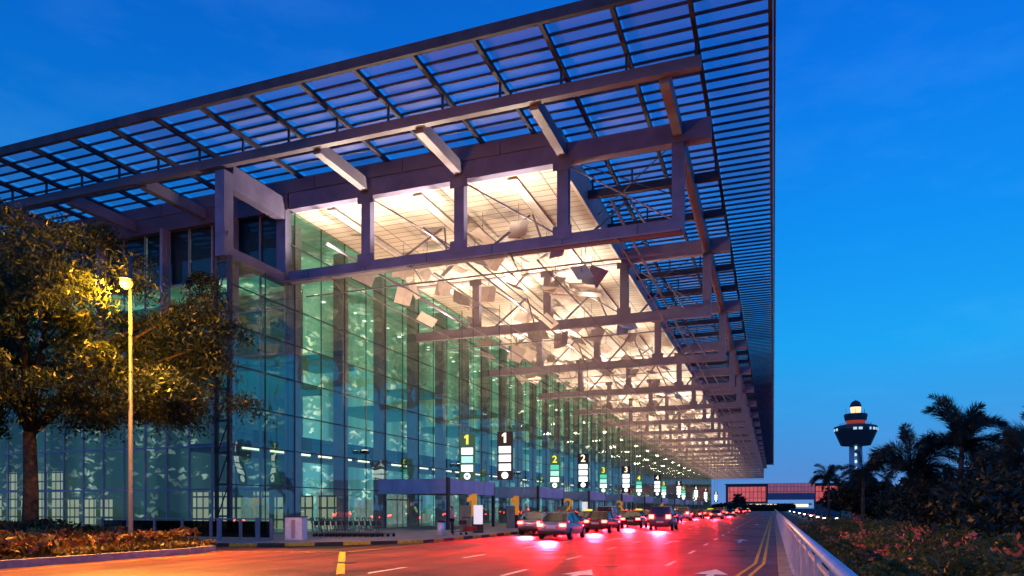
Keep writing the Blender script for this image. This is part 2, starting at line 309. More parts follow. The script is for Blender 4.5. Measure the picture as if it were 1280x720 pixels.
# kerb painted yellow and black in blocks
kb = MB(); pts = [Vector((-30,25.33,0)), Vector((-22.6,25.33,0)), Vector((-20.45,26.33,0)), Vector((-16.0,31,0)), Vector((-15.9,33,0)), Vector((-15.9,120,0))]
k = 0
for a, b in zip(pts, pts[1:]):
    d = b - a; nn = max(1, round(d.length/1.25))
    for i in range(nn):
        kb.beam(a + d*(i/nn) + Vector((0,0,.067)), a + d*((i+1)/nn) + Vector((0,0,.067)), .16, .15, k % 2); k += 1
struct(kb.build('painted_kerb', [M['yellow_line'], M['black_paint']]))
struct(MB().box(.12,.62,-12,420,-.02,.13).build('verge_kerb', M['kerb']))
mk = MB(); Z = .005
def strip(x, y0, y1, wd=.12, mb=mk, mi=0): mb.quad((x-wd/2,y0,Z),(x+wd/2,y0,Z),(x+wd/2,y1,Z),(x-wd/2,y1,Z), mi)
for x in (-2.95, -6.4, -9.9):
    y = 9
    while y < 380: strip(x, y + (x*1.3) % 2, y + (x*1.3) % 2 + 2.0, .14); y += 6
def arrow(x, y, s=1.0):
    mk.quad((x-.09,y,Z),(x+.09,y,Z),(x+.09,y+2.4*s,Z),(x-.09,y+2.4*s,Z)); mk.add([(x-.42,y+2.4*s,Z),(x+.42,y+2.4*s,Z),(x,y+4*s,Z)], [(0,1,2)])
for x, y in ((-4.7,15.2),(-1.5,16.5),(-1.6,36.6),(-4.8,34),(-8.1,36),(-1.6,75),(-4.8,75),(-8,75),(-1.6,120),(-4.8,120)): arrow(x, y)
struct(mk.build('lane_markings', M['white']))
ym = MB(); Z = .009
for dx in (0, .24):
    pl = [(-1.75+dx*1.6, 5), (-.98+dx*1.3, 17), (-.52+dx, 23), (-.52+dx, 380)]
    for (x0,y0),(x1,y1) in zip(pl, pl[1:]): ym.quad((x0-.05,y0,Z),(x0+.05,y0,Z),(x1+.05,y1,Z),(x1-.05,y1,Z))
def yl(a, b, wd):
    a = Vector((*a,Z)); b = Vector((*b,Z)); d = (b-a).normalized(); q = Vector((-d.y,d.x,0))*wd/2; ym.quad(a-q,b-q,b+q,a+q)
yl((-15.5,23.4),(-10.4,15.6),.22); yl((-21,21.6),(-15.4,23.6),.12); yl((-15.4,23.6),(-14.6,60),.12); yl((-19.3,6),(-19.3,21),.10)
struct(ym.build('yellow_lines', M['yellow_line']))
for i, (x, y) in enumerate(((-4.6,20.5),(-8.3,27),(-1.4,30),(-12.5,19))):
    o = tag(MB().lathe([(.36,.003),(.36,.012)],20,(x,y,0)).build('manhole_cover', M['black']), 'round iron manhole cover, %s on the near roadway' % ('second lane from the right','third lane from the right','rightmost lane','leftmost lane')[i], 'manhole cover')

# ------------------------------------------------------------------ leaf clouds
def quads_mesh(name, C, U, V, mats, mi=None):
    """C centres, U/V half axes -> one mesh of leaf faces (diamond shaped)"""
    N = len(C); vs = np.empty((N,4,3)); vs[:,0] = C-U; vs[:,1] = C-V*1.0+U*.1; vs[:,2] = C+U; vs[:,3] = C+V*1.0+U*.1
    me = bpy.data.meshes.new(name); me.vertices.add(N*4); me.vertices.foreach_set('co', vs.reshape(-1))
    me.loops.add(N*4); me.loops.foreach_set('vertex_index', np.arange(N*4)); me.polygons.add(N)
    me.polygons.foreach_set('loop_start', np.arange(N)*4)
    for m in mats: me.materials.append(m)
    if mi is not None: me.polygons.foreach_set('material_index', mi)
    me.update(calc_edges=True); return me
def rand_dirs(N, flat=1.0):
    d = rng.normal(size=(N,3)); d[:,2] *= flat; return d/np.linalg.norm(d, axis=1, keepdims=True)
def leaf_axes(N, size, droop=.0, flat=1):
    u = rand_dirs(N, flat); u[:,2] -= droop; u /= np.linalg.norm(u, axis=1, keepdims=True)
    v = np.cross(u, rand_dirs(N)); v /= np.linalg.norm(v, axis=1, keepdims=True)
    s = size*(.6+.8*rng.random((N,1))); return u*s, v*s*.42
def obj_from(me, name, parent=None):
    o = bpy.data.objects.new(name, me); COL.objects.link(o)
    if parent: o.parent = parent
    return o
def tree(name, loc, height, crad, label, group=None, leaf='leaf_tree', N=9000, size=.22, trunk_r=.2, seed=1, fork=.38, cz=None, offs=(0,0), flat=.45, trunk=True, ncl=70, slim=1.0):
    random.seed(seed)
    t = empty(name, loc, 0, label, 'tree', group)
    tb = MB(); f = height*fork
    tb.tube([(0,0,-.2),(.05,.02,f*.5),(0.02,-.03,f)], [trunk_r*1.25, trunk_r, trunk_r*.85], 10)
    tips = []
    for i in range(9):
        a = i*2.4 + random.random(); rr = crad*random.uniform(.45,.85); hz = height*random.uniform(.6,.92)
        p = Vector((offs[0]*.8+rr*math.cos(a), offs[1]*.8+rr*math.sin(a), hz)); q = Vector((p.x*.35,p.y*.35,f+(hz-f)*.55))
        tb.tube([(0,0,f-.1), q, p], [trunk_r*.55, trunk_r*.34, trunk_r*.1], 6); tips.append(p); tips.append(q*.5+p*.5)
        for j in range(2):
            b = a + random.uniform(-1,1); p2 = q + Vector((math.cos(b)*crad*.45, math.sin(b)*crad*.45, random.uniform(.3,1.2)))
            tb.tube([q, p2], [trunk_r*.22, trunk_r*.06], 5); tips.append(p2)
    if trunk: tb.build('trunk', M['bark'], t, True)
    # clumps around tips plus an uneven dome, each clump a flat drooping spray
    lo = f*1.0; zc = lo+.30*(height-lo); nc = ncl; cl = []
    for i in range(nc):
        d = Vector((random.gauss(0,1), random.gauss(0,1), random.gauss(0,1))).normalized(); r = random.uniform(.5,1)
        cl.append((offs[0]+d.x*crad*r, offs[1]+d.y*crad*r, zc+d.z*r*((height-zc) if d.z>0 else (zc-lo)*1.15)))
    cl = np.array(cl + [tuple(p) for p in tips]); pick = rng.integers(0, len(cl), N)
    sc = crad*rng.uniform(.06,.145,len(cl)); g = rng.normal(size=(N,3)); g /= (1+.25*np.abs(g))
    C = cl[pick] + g*sc[pick][:,None]*np.array([1,1,flat])
    C[:,2] -= .35*((g[:,0]**2+g[:,1]**2)*sc[pick])
    U, V = leaf_axes(N, size, .6); V *= slim
    obj_from(quads_mesh('crown', C, U, V, [M[leaf]]), 'crown', t); return t
def shrub_mass(name, label, cat, region, N, size, mats, weights, height_fn, kind='stuff'):
    P = np.array([region() for _ in range(N)]); h = np.array([height_fn(x,y) for x,y in P])
    z = h*(1-np.abs(rng.normal(0,.28,N))).clip(.02,1.08); C = np.column_stack([P, z])
    U, V = leaf_axes(N, size, -.2)
    mi = rng.choice(len(mats), N, p=weights)
    # clump the accents
    o = obj_from(quads_mesh(name, C, U, V, mats, mi), name); tag(o, label, cat, kind=kind); return o

# left planting bed with its kerb
BED = [(-60,-8),(-20.6,-8),(-20.3,12),(-20.2,20.5),(-20.6,22.2),(-21.8,23),(-60,23)]
bed = struct(MB().poly(BED, -.02, .16).build('planting_bed', mat('soil', (.05,.035,.025), .95, noise=.4, scale=2)))
def noise2(x, y): return .5*math.sin(x*1.7+y*.6)+.3*math.sin(y*2.3-x*.9)+.2*math.sin(x*4.1+y*3.3)
def reg(x0,x1,y0,y1): return lambda: (random.uniform(x0,x1), random.uniform(y0,y1))
shrub_mass('low_shrubs', 'reddish brown low shrubs filling the kerbed bed beneath the street tree', 'shrubs', reg(-40,-21.2,12,22.3), 26000, .13, [M['leaf_red'], M['leaf_lime']], [.6,.4],
           lambda x,y: .75+.35*min(1,max(0,(-x-23)/6))+.18*noise2(x,y))
shrub_mass('lime_groundcover', 'yellow green clipped groundcover along the nose of the kerbed bed', 'groundcover', lambda: (random.uniform(-25.5,-20.6), random.uniform(16,22.4)), 12000, .09, [M['leaf_lime'], M['leaf_red']], [.8,.2],
           lambda x,y: .42+.06*noise2(x*2,y*2)+.35*max(0,min(1,(-x-21)/4)))
bk = MB()
for a, b in zip(BED[1:], BED[2:]):
    bk.beam((*a,.1),(*b,.1),.18,.26)
struct(bk.build('bed_kerb', M['kerb']))

tree('shade_tree', (-30.4,21.9,.1), 13.6, 6.7, 'tall dark shade tree with trunk showing beside the orange street lamp', leaf='leaf_tree', N=85000, size=.115, trunk_r=.30, seed=3, fork=.36, offs=(3.1,.5), ncl=82, slim=.6)
tree('shade_tree', (-37.5,21.0,.1), 13.8, 5.2, 'dense shade tree cut off by the photo edge behind the first tree', leaf='leaf_tree', N=45000, size=.13, trunk_r=.28, seed=11, fork=.36, ncl=90, slim=.8)

# street lamp
lp = empty('street_lamp', (-22.0,19.6,.16), 0, 'tall galvanised street lamp glowing orange among the tree leaves', 'street lamp')
MB().tube([(0,0,0),(0,0,.5),(0,0,10.7)], [.11,.085,.055], 10).build('pole', M['pole'], lp, True)
MB().lathe([(.16,0),(.16,.06),(.12,.1)],12).build('base_plate', M['pole'], lp)
MB().tube([(0,0,9.7),(.12,-.2,9.85)], .035, 6).build('bracket', M['pole'], lp)
MB().lathe([(.10,.16),(.22,.05),(.20,.0)],12,(.13,-.3,9.72)).build('lamp_housing', M['pole'], lp)
MB().lathe([(.03,-.30),(.17,-.22),(.22,-.10),(.19,-.01)],14,(.13,-.3,9.72)).build('lamp_glass', M['sodium'], lp)
lamp('sodium_light', 'POINT', (-21.75,18.7,9.3), 4800, (1,.36,.02), shadow_soft_size=.2)
lamp('sodium_downlight', 'SPOT', (-21.2,18.8,9.2), 26000, (1,.38,.06), spot_size=R(115), spot_blend=.9, shadow_soft_size=.2, rot=(R(-4),R(-34),0))

# ------------------------------------------------------------------ terminal building
TB = empty('terminal_building', (-28,36.6,0), 0, 'long glass airport terminal with a deep louvred steel roof lit from below', 'building')
def part(mb, name, mats, parent=TB, **kw):
    o = mb.build(name, mats, parent, **kw)
    if parent is TB: o.matrix_parent_inverse = Matrix.Translation((28,-36.6,0))
    return o
XF = -28.0; Y0 = 36.6; BAY = 16.5; NB = 20; Y1 = Y0 + BAY*(NB-1) + 4
ZR = 22.15; ZC0, ZC1 = 20.0, 21.0; ZB0, ZB1 = 15.55, 16.2; ZCE = 20.06; XE = -10.8
# roof > louvres, ribs, edge beams
rf = part(MB().box(-95,XE,Y0+.4,Y1,ZR-.3,ZR+.1), 'roof', M['fascia'])
lv = MB(); y = 28.65
while y < Y1 + 3:
    x0 = -95 if y < Y0+.2 else XE+.05
    lv.box(x0, -.06, y-.03, y+.03, ZR-.075, ZR+.05); y += .83
lv.build('louvre', M['louvre'], rf)['kind'] = 'stuff'
for i in range(31):
    x = -.12 - 3.0*i
    MB().box(x-.09, x+.09, 28.2, (Y1+3) if x > XE else Y0+.35, ZR-.36, ZR-.123).build('rib', M['louvre'], rf)
MB().box(-95,0,28.02,28.18,ZR-.38,ZR+.08).box(-.01,.09,28.2,Y1+3.2,ZR-.4,ZR+.08).build('edge_beam', M['louvre'], rf)
gm = bpy.data.materials.new('roof_glass'); gm.use_nodes = True; gn = gm.node_tree.nodes; gl = gm.node_tree.links; gn.remove(gn['Principled BSDF'])
gt = gn.new('ShaderNodeBsdfTransparent'); gt.inputs[0].default_value = (.92,.92,1,1); gd = gn.new('ShaderNodeBsdfTranslucent'); gd.inputs[0].default_value = (.55,.45,.62,1); gx = gn.new('ShaderNodeMixShader'); gx.inputs[0].default_value = .22
gtc = gn.new('ShaderNodeTexCoord'); gmp = gn.new('ShaderNodeMapping'); gmp.inputs['Scale'].default_value = (.33,.36,1); gl.new(gtc.outputs['Object'], gmp.inputs[0]); gwn = gn.new('ShaderNodeTexWhiteNoise'); gfl = gn.new('ShaderNodeVectorMath'); gfl.operation = 'FLOOR'; gl.new(gmp.outputs[0], gfl.inputs[0]); gl.new(gfl.outputs[0], gwn.inputs['Vector'])
gmr = gn.new('ShaderNodeMapRange'); gmr.inputs['To Min'].default_value = .22; gmr.inputs['To Max'].default_value = .6; gl.new(gwn.outputs['Value'], gmr.inputs[0]); gl.new(gmr.outputs[0], gx.inputs[0])
gd2 = gn.new('ShaderNodeBsdfDiffuse'); gd2.inputs[0].default_value = (.5,.42,.5,1); gx2 = gn.new('ShaderNodeMixShader'); gx2.inputs[0].default_value = .5
gl.new(gd.outputs[0], gx2.inputs[1]); gl.new(gd2.outputs[0], gx2.inputs[2]); gl.new(gt.outputs[0], gx.inputs[1]); gl.new(gx2.outputs[0], gx.inputs[2]); gl.new(gx.outputs[0], gn['Material Output'].inputs[0])
for i in range(31):
    x = -.12-3.0*i
    MB().quad((x-2.9,28.3,ZR+.07),(x-.1,28.3,ZR+.07),(x-.1,Y0+.3,ZR+.07),(x-2.9,Y0+.3,ZR+.07)).build('glass_pane', gm, rf)
    if x-3 > XE-2:
        for j in range(9):
            ya = Y0+.33+36*j; MB().quad((max(x-2.9,XE+.2),ya,ZR+.07),(x-.1,ya,ZR+.07),(x-.1,ya+35.95,ZR+.07),(max(x-2.9,XE+.2),ya+35.95,ZR+.07)).build('glass_pane', gm, rf)
# ceiling
cm = MB().box(XF-.2, XE, Y0+.36, Y1, ZCE, ZCE+.25)
ce = part(cm, 'ceiling', M['ceiling'])
cb = MB()
for x in (-13.6,-19.5,-25.4): cb.box(x-.28,x+.28,Y0+.5,Y1,ZCE-.16,ZCE-.003)
cb.build('ceiling_joist', M['reflector'], ce).matrix_parent_inverse = Matrix.Identity(4)
MB().box(XE+.003,XE+.18,Y0+.36,Y1,ZCE-.04,ZR-.4).build('edge_board', M['reflector'], ce)
# purlins every 5.5 m, reaching out past the truss ends
k = 0
while 31.4+5.5*k < Y1+2:
    y = 31.4+5.5*k
    if k == 0:
        pb = MB().box(-95,-2.9,y-.18,y+.18,ZC0+.5,ZC1); m_ = M['fascia']
    elif (k-1) % 3 == 0: k += 1; continue
    else: pb = MB().box(XE+.2,-2.9,y-.14,y+.14,ZC0+.55,ZC1); m_ = M['dark_steel']
    o = part(pb, 'purlin', m_)
    ps = MB()
    for i in range(28 if k == 0 else 4):
        x = -3.12 - 3*i if k == 0 else -3.12-2.4*i
        MB().box(x-.05,x+.05,y-.05,y+.05,ZC1+.002,ZR-.13).build('post', M['dark_steel'], o)
    k += 1
# trusses
for k in range(NB):
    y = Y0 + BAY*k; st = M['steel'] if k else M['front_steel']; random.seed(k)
    tr = empty('truss', (0,0,0)); tr.parent = TB; tr.matrix_parent_inverse = Matrix.Translation((28,-36.6,0))
    if k == 0: tr['label'] = 'front truss in violet dusk light'
    MB().box(XF+.1,-2.9,y-.28,y+.28,ZC0,ZC1).build('top_chord', st, tr)
    MB().box(XF+.1,-4.2,y-.28,y+.28,ZB0,ZB1).build('bottom_chord', st, tr)
    for x in (-22.5,-16.5,-10.5,-4.5):
        MB().box(x-.3,x+.3,y-.24,y+.24,ZB1,ZC0).build('post', st, tr)
    if k < 5:
        for x in (-22.5,-16.5,-10.5,-4.5):
            for za, zb in ((ZB1-.30,ZB1+.42),(ZC0-.42,ZC0+.30)):
                if x == -4.5: continue
                gz = MB().box(x-.52,x+.52,y-.305,y-.282,za,zb)
                for bx in (-.42,-.21,.21,.42):
                    for bz in (za+.10,(za+zb)/2,zb-.10): gz.box(x+bx-.025,x+bx+.025,y-.33,y-.3055,bz-.025,bz+.025)
                gz.build('gusset_plate', st, tr)
        sm = MB()
        for x in np.arange(-26.5,-6,4.0): sm.box(x-.02,x+.02,y-.292,y-.2805,ZB0+.02,ZB1-.02)
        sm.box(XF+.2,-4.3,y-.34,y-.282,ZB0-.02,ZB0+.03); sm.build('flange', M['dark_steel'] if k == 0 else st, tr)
    rd = MB()
    for x in (-22.5,-16.5,-10.5):
        rd.beam((x+.3,y+.1,ZC0-.1),(x+5.7,y+.1,ZB1+.1),.07,.07)
        rd.beam((x+.4,y+1.2,ZB1-.2),(x+2.4,y+5,ZCE-.35),.12,.12); rd.beam((x+4.6,y+1.2,ZB1-.2),(x+2.6,y+5,ZCE-.35),.10,.10)
    rd.box(XF+.3,-4.3,y+1.15,y+1.22,ZB0-.55,ZB0-.48); rd.box(XF+.3,-4.3,y-1.2,y-1.14,ZB0-.30,ZB0-.24)
    for x in (-25,-19.5,-13.5,-7.5): rd.beam((x,y,ZB0),(x,y+1.19,ZB0-.5),.05,.05); rd.beam((x,y,ZB0),(x,y-1.17,ZB0-.27),.05,.05)
    rd.build('tie_rod', M['steel'], tr)
    if k < NB-1:
        for x in (-25.2,-19.5,-13.6):
            fx = MB().box(x-.3,x+.3,y+.3,y+.75,ZB1-.35,ZB1+.05,0).box(x-.24,x+.24,y+.36,y+.69,ZB1+.052,ZB1+.07,1)
            fx.build('floodlight', [M['black'], M['flood']], tr)
            lamp('flood_light', 'SPOT', (x,y+.9,ZB1+.25), 2100*random.uniform(.7,1.4), (1,.83,.62), spot_size=R(165), spot_blend=1, shadow_soft_size=.2, rot=(R(180+18),0,0))
# longitudinal members
part(MB().box(-4.72,-4.28,Y0+.3,Y1,ZC0+.05,ZC1-.05), 'edge_girder', M['steel'])
lg = MB()
for x in (-7.4,-12.1,-15.2,-18.3,-21.2,-24.2): lg.box(x-.04,x+.04,Y0+.3,Y1,ZB0-.36,ZB0-.31)
for x in (-8.0,-19,-25.6): lg.box(x-.06,x+.06,Y0+.3,Y1,ZB1+1.6,ZB1+1.72)
part(lg, 'service_rail', M['steel'])
# wind bracing in the open strip
wb = MB()
for k in range(NB-1):
    y = Y0+BAY*k
    wb.beam((-10.5,y+.3,ZC0+.4),(-4.6,y+8,ZC0+.4),.05,.05); wb.beam((-4.6,y+8.2,ZC0+.4),(-10.5,y+16,ZC0+.4),.05,.05); wb.beam((-10.5,y+8,ZC0+.42),(-4.6,y+.3,ZC0+.42),.05,.05)
part(wb, 'wind_bracing', M['dark_steel'])
# fascia over the front truss
fa = MB(); x = XF-67
while x < -10.8:
    x1 = min(x+3.0, -10.75); fa.box(x+.02, x1-.02, Y0-.34, Y0-.02 if x > XF else Y0+.2, ZC1+.003, ZR-.40); x += 3.0
part(fa, 'fascia', M['fascia'])
part(MB().box(XF-67,XF,Y0-.30,Y0+.3,ZC0,ZC1), 'eaves_beam', M['fascia'])
# cantilever beams running forward to the front purlin
for i, x in enumerate((-4.5,-10.5,-16.5,-22.5,-34.5,-40.5,-46.5,-52.5)):
    part(MB().box(x-.22,x+.22,31.62,Y0-.285 if x > -28 else Y0-.305,ZC0+.3,ZC1-.02), 'cantilever_beam', M['steel'])
# projecting frame at the corner
cf = MB(); x = -28.5
cf.box(x-.32,x+.32,31.15,31.85,ZB0,ZC0+.24); cf.box(x-.31,x+.31,31.86,Y0-.31,ZC0-.55,ZC0+.75); cf.box(x-.31,x+.31,31.86,Y0-.31,ZB0+.003,ZB0+.6); cf.box(x-.31,x+.36,Y0-.30,Y0+.3,ZB0,ZC0-.003)
part(cf, 'corner_frame', M['front_steel'])
# glazing of the long front: panes with seams, mullions and transoms
fg = MB(); yy = 31.6; gh = [0.13,3.0,5.75,8.5,11.25,13.5,15.5]
fw = part(MB().quad((XF,31.5,.13),(XF,Y0,.13),(XF,Y0,15.52),(XF,31.5,15.52)).quad((XF,Y0,.13),(XF,Y1,.13),(XF,Y1,ZCE),(XF,Y0,ZCE)), 'glass_front', M['facade_glass'])
ml = MB(); y = 31.5
while y < Y1:
    ml.box(XF+.012,XF+.055,y-.022,y+.022,.13,15.5 if y < Y0 else ZCE-.02); y += 2.75
ml.build('mullion', M['dark_steel'], fw)
tn = MB()
for z in (3.0,5.2,7.4,9.6,11.8,14.0): tn.box(XF+.056,XF+.10,31.5,Y1,z-.03,z+.03)
tn.box(XF+.056,XF+.10,Y0,Y1,17.9,17.96)
tn.build('transom', M['dark_steel'], fw)
# lattice mast closing the glass screen
ms = MB()
ms.box(XF-.10,XF+.10,31.25,31.45,.13,ZB0); ms.box(XF-.95,XF-.78,31.25,31.42,.13,ZB0)
z = 1.2
while z < ZB0: ms.box(XF-.78,XF-.10,31.27,31.40,z,z+.10); ms.beam((XF-.78,31.34,z+.1),(XF-.1,31.34,z+1.7),.05,.05); z += 1.75
part(ms, 'lattice_mast', M['dark_steel'])
# end wall
ew = part(MB().quad((-95,Y0+.1,.13),(XF-.2,Y0+.1,.13),(XF-.2,Y0+.1,ZC0),(-95,Y0+.1,ZC0)), 'end_wall', M['end_glass'])
em = MB(); x = XF-.4
while x > -95: em.box(x-.05,x+.05,Y0-.02,Y0+.09,.13,ZC0); x -= 1.9
for z in (2.9,5.7,8.5,11.3,14.1,16.4): em.box(-95,XF-.3,Y0-.05,Y0-.021,z-.06,z+.06)
em.build('mullion', M['column'], ew)
fp = MB()
x = XF-.6
while x > -90: fp.box(x-3.6,x-.05,Y0+.11,Y0+.2,16.5,ZC0-.02); x -= 3.75
fp.build('spandrel', M['dark_steel'], ew)
fn = MB()
for x in np.arange(-32,-92,-5.6): MB().box(x-.11,x+.11,Y0-.75,Y0-.06,13.2,ZC0-.003).build('fin', M['column'], ew)
# interior
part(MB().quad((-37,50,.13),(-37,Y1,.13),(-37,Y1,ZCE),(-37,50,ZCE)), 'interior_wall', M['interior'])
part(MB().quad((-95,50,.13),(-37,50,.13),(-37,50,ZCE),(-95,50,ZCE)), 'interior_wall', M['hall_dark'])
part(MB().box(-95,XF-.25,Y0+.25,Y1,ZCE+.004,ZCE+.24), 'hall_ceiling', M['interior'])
part(MB().box(-95,XF-.3,Y0+.3,Y1,.132,.16), 'hall_floor', mat('hall_floor', (.3,.3,.28), .25, noise=.1, scale=1))
part(MB().quad((XF,Y1,.13),(-37,Y1,.13),(-37,Y1,ZCE),(XF,Y1,ZCE)), 'far_end_wall', M['interior_plain'])
ic = MB()
for k in range(60):
    y = Y0+2.2+5.5*k
    if y > Y1: break
    ic.box(-29.9,-29.1,y-.35,y+.35,.16,ZCE-.01)
part(ic, 'inner_columns', M['column'])
# dropped soffits inside, dark green, at the height where the front changes colour
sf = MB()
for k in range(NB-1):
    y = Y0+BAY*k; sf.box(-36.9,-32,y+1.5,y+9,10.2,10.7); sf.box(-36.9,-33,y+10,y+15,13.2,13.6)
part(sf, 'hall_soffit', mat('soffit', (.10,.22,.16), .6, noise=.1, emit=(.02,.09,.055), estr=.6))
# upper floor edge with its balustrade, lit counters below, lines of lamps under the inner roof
mz = MB().box(-36.9,-33,Y0+1,Y1,5.5,6.0,0); mzo = part(mz, 'upper_floor', M['concrete'])
MB().box(-33.1,-33.04,Y0+1,Y1,6.0,7.0).build('balustrade', M['barrier_glass'], mzo)
ltm = mat('hall_lamp', (.8,.8,.7), .4, noise=.02, emit=(1,.95,.75), estr=2.2)
hl = MB()
for k in range(112):
    y = Y0+1.5+2.8*k; hl.box(-33.02,-32.9,y,y+1.7,5.62,5.74); hl.box(-30.8,-30.55,y,y+.25,16.6,16.68); hl.box(-34.2,-34.0,y+1.2,y+1.4,18.6,18.66)
part(hl, 'hall_lamps', ltm)
cn = MB(); random.seed(8); y = Y0+3
while y < 200:
    L2 = random.uniform(2,5); cn.box(-34.4,-34.2,y,y+L2,.16,random.choice((1.1,2.4,3.0))); y += L2+random.uniform(.6,3)
part(cn, 'counter', mat('counter_front', (.5,.5,.45), .4, noise=.6, scale=1.5, emit=(.5,.62,.55), estr=.35))
# uplights on the glass front at first-floor height
for k in range(0, NB-1):
    y = Y0+BAY*k+8
    if k % 1 == 0:
        MB().box(XF+.12,XF+.55,y-.25,y+.25,5.6,5.85,0).box(XF+.18,XF+.49,y-.19,y+.19,5.852,5.87,1).build('uplight', [M['black'], M['flood']], fw)
        lamp('up_light', 'SPOT', (XF+.9,y,6.1), 8500, (1,.66,.42), spot_size=R(140), spot_blend=1, shadow_soft_size=.25, rot=(R(180),R(32),0))
# entrances: blue-grey fascia boxes on dark posts in front of the glass
lw_ = MB(); random.seed(2)
for i in range(22):
    x = -44-2.1*i if i > 6 else -30.5-1.9*i
    z1 = random.choice((2.6,2.6,2.9,5.2)); lw_.quad((x,49 if i > 6 else 43,.2),(x+1.5,49 if i > 6 else 43,.2),(x+1.5,49 if i > 6 else 43,z1),(x,49 if i > 6 else 43,z1))
part(lw_, 'lit_shopfront', window_grid('shopfront_light', (.03,.05,.05), (.80,.80,.55), .62, .85, .07, .55))
def entrance(y, L_, z0=2.75, z1=3.85, x=-22.0):
    e_ = MB()
    nn = 4; s_ = L_/nn
    for i in range(nn): e_.box(x-.12,x,y+i*s_+.03,y+(i+1)*s_-.03,z0,z1)
    for i in range(4): e_.box(x-1.5*(i+1)+.03-.12,x-1.5*i-.03-.12,y,y+.12,z0,z1)
    o = part(e_, 'entrance_fascia', M['blue_steel'])
    MB().box(XF+.12,x-.13,y+.13,y+L_-.05,z0+.05,z0+.25).build('canopy_roof', M['dark_steel'], o)
    MB().box(x-.22,x-.02,y-.30,y-.003,.13,z1+.1).build('post', M['dark_steel'], o)
    MB().box(x-.22,x-.02,y+L_+.003,y+L_+.2,.13,z1).build('post', M['dark_steel'], o)
    d = MB()
    for i in range(4): d.box(XF+.12,XF+.16,y+.5+i*2.1,y+.58+i*2.1,.13,z0)
    d.box(XF+.12,XF+.17,y+.4,y+7,2.3,2.4); d.build('door_frame', M['steel'], o)
for i in range(10): entrance(47+21*i, 8.6)

# ------------------------------------------------------------------ hanging reflector panels
def reflector(s, fold):
    a = s/2; b = MB()
    for sg in (0,1):
        x0, x1 = (-a, -.01) if sg == 0 else (.01, a); zz = fold*a
        p = [(x0,-a,zz if sg == 0 else 0),(x1,-a,0 if sg == 0 else zz),(x1,a,0 if sg == 0 else zz),(x0,a,zz if sg == 0 else 0)]
        b.add(p + [(q[0],q[1],q[2]+.04) for q in p], [(3,2,1,0),(4,5,6,7),(0,1,5,4),(1,2,6,5),(2,3,7,6),(3,0,4,7)])
    return b
protos = []
for s_, f_ in ((1.2,.07),(.95,-.06),(1.4,.05)):
    b = reflector(s_, f_); me = b.mesh('reflector_panel', M['reflector'])
    hm = MB().tube([(0,0,.02),(0,0,1.6)], .018, 5).mesh('hanger', M['steel']); protos.append((me, hm))
words = ['first','second','third','fourth','fifth','sixth','seventh','eighth','ninth','tenth','eleventh','twelfth']
random.seed(21)
for k in range(12):
    nP = 30 if k < 3 else (24 if k < 6 else 18)
    for i in range(nP):
        if k == 0 and i == 0: x, y, z = -15.5, 50.0, 15.4
        else:
            nx_ = 6; ix = i % nx_; iy = i//nx_; ny_ = nP/nx_; x = -25.6+2.75*ix+random.uniform(-.6,.6); y = Y0+BAY*k+3.0+(iy+.2)*12.5/ny_+random.uniform(-.7,.7); z = random.uniform(15.9,18.6)
        me, hm = random.choice(protos)
        o = obj_from(me, 'reflector_panel'); o.location = (x,y,z); o.rotation_euler = (random.choice((-.95,-.6,.35,.6,1.0))+random.uniform(-.1,.1), random.uniform(-.35,.35), R(random.choice((40,45,50,135,225))))
        lab = 'pale tilted reflector sheet hanging in the %s canopy bay from the camera' % words[k]
        tag(o, lab, 'reflector', 'tilted reflector sheets in the %s canopy bay' % words[k])
        h = obj_from(hm, 'hanger', o); h.rotation_euler = o.rotation_euler.to_matrix().inverted().to_euler()
# a flat cluster of four panels
for i, (dx, dy) in enumerate(((0,0),(1.9,0),(0,1.9),(1.9,1.9))):
    o = obj_from(MB().box(-.9,.9,-.9,.9,-.03,.03).mesh('reflector_panel', M['reflector']), 'reflector_panel'); o.location = (-14.2+dx,47.5+dy,16.9); o.rotation_euler = (.12,.1,.2)
    tag(o, 'flat square reflector sheet of the four set together below the first canopy bay', 'reflector', 'flat square reflector sheets set four together')
    MB().tube([(0,0,.03),(0,0,2.6)], .018, 5).build('hanger', M['steel'], o)

# ------------------------------------------------------------------ hanging direction signs
def sign(x, y, num, yellow, label, group):
    o = empty('hanging_sign', (x,y,3.6), R(8), label, 'sign', group)
    MB().box(-.53,.53,-.10,.10,0,3.25).build('panel', M['sign_green'] if yellow else M['black'], o)
    MB().tube([(-.4,0,3.25),(-.4,0,11.8)], .02, 5).tube([(.4,0,3.25),(.4,0,11.8)], .02, 5).build('hanger', M['dark_steel'], o)
    c = text_mesh(num, .95, .02, M['lit_yellow' if yellow else 'lit_cream'])
    t = obj_from(c, 'numeral', o); t.location = (0,-.125,2.50); t.rotation_euler = (R(90),0,0)
    for i, z in enumerate((1.80,1.22,.62)):
        mm = M['lit_white'] if not yellow else M[('lit_white','lit_mint','lit_white')[i]]
        if yellow and num not in '1' and i == 0: mm = M['lit_green']
        MB().box(-.41,.41,-.125,-.102,z,z+.46).build('lit_panel', mm, o)
    d = MB().tube([(0,-.125,.30),(0,-.102,.30)], .23, 18); d.build('disc', M['lit_white'], o)
    if yellow: MB().tube([(0,-.14,.30),(0,-.126,.30)], .08, 10).build('disc_centre', M['black'], o)
SY = (45,66,87,112,139,171,196,232); NW = ('1','2','3','4','5','6','7','8')
where = ('closest to the camera','second in its row','third in its row','fourth in its row','fifth in its row','sixth in its row','seventh in its row','farthest in its row')
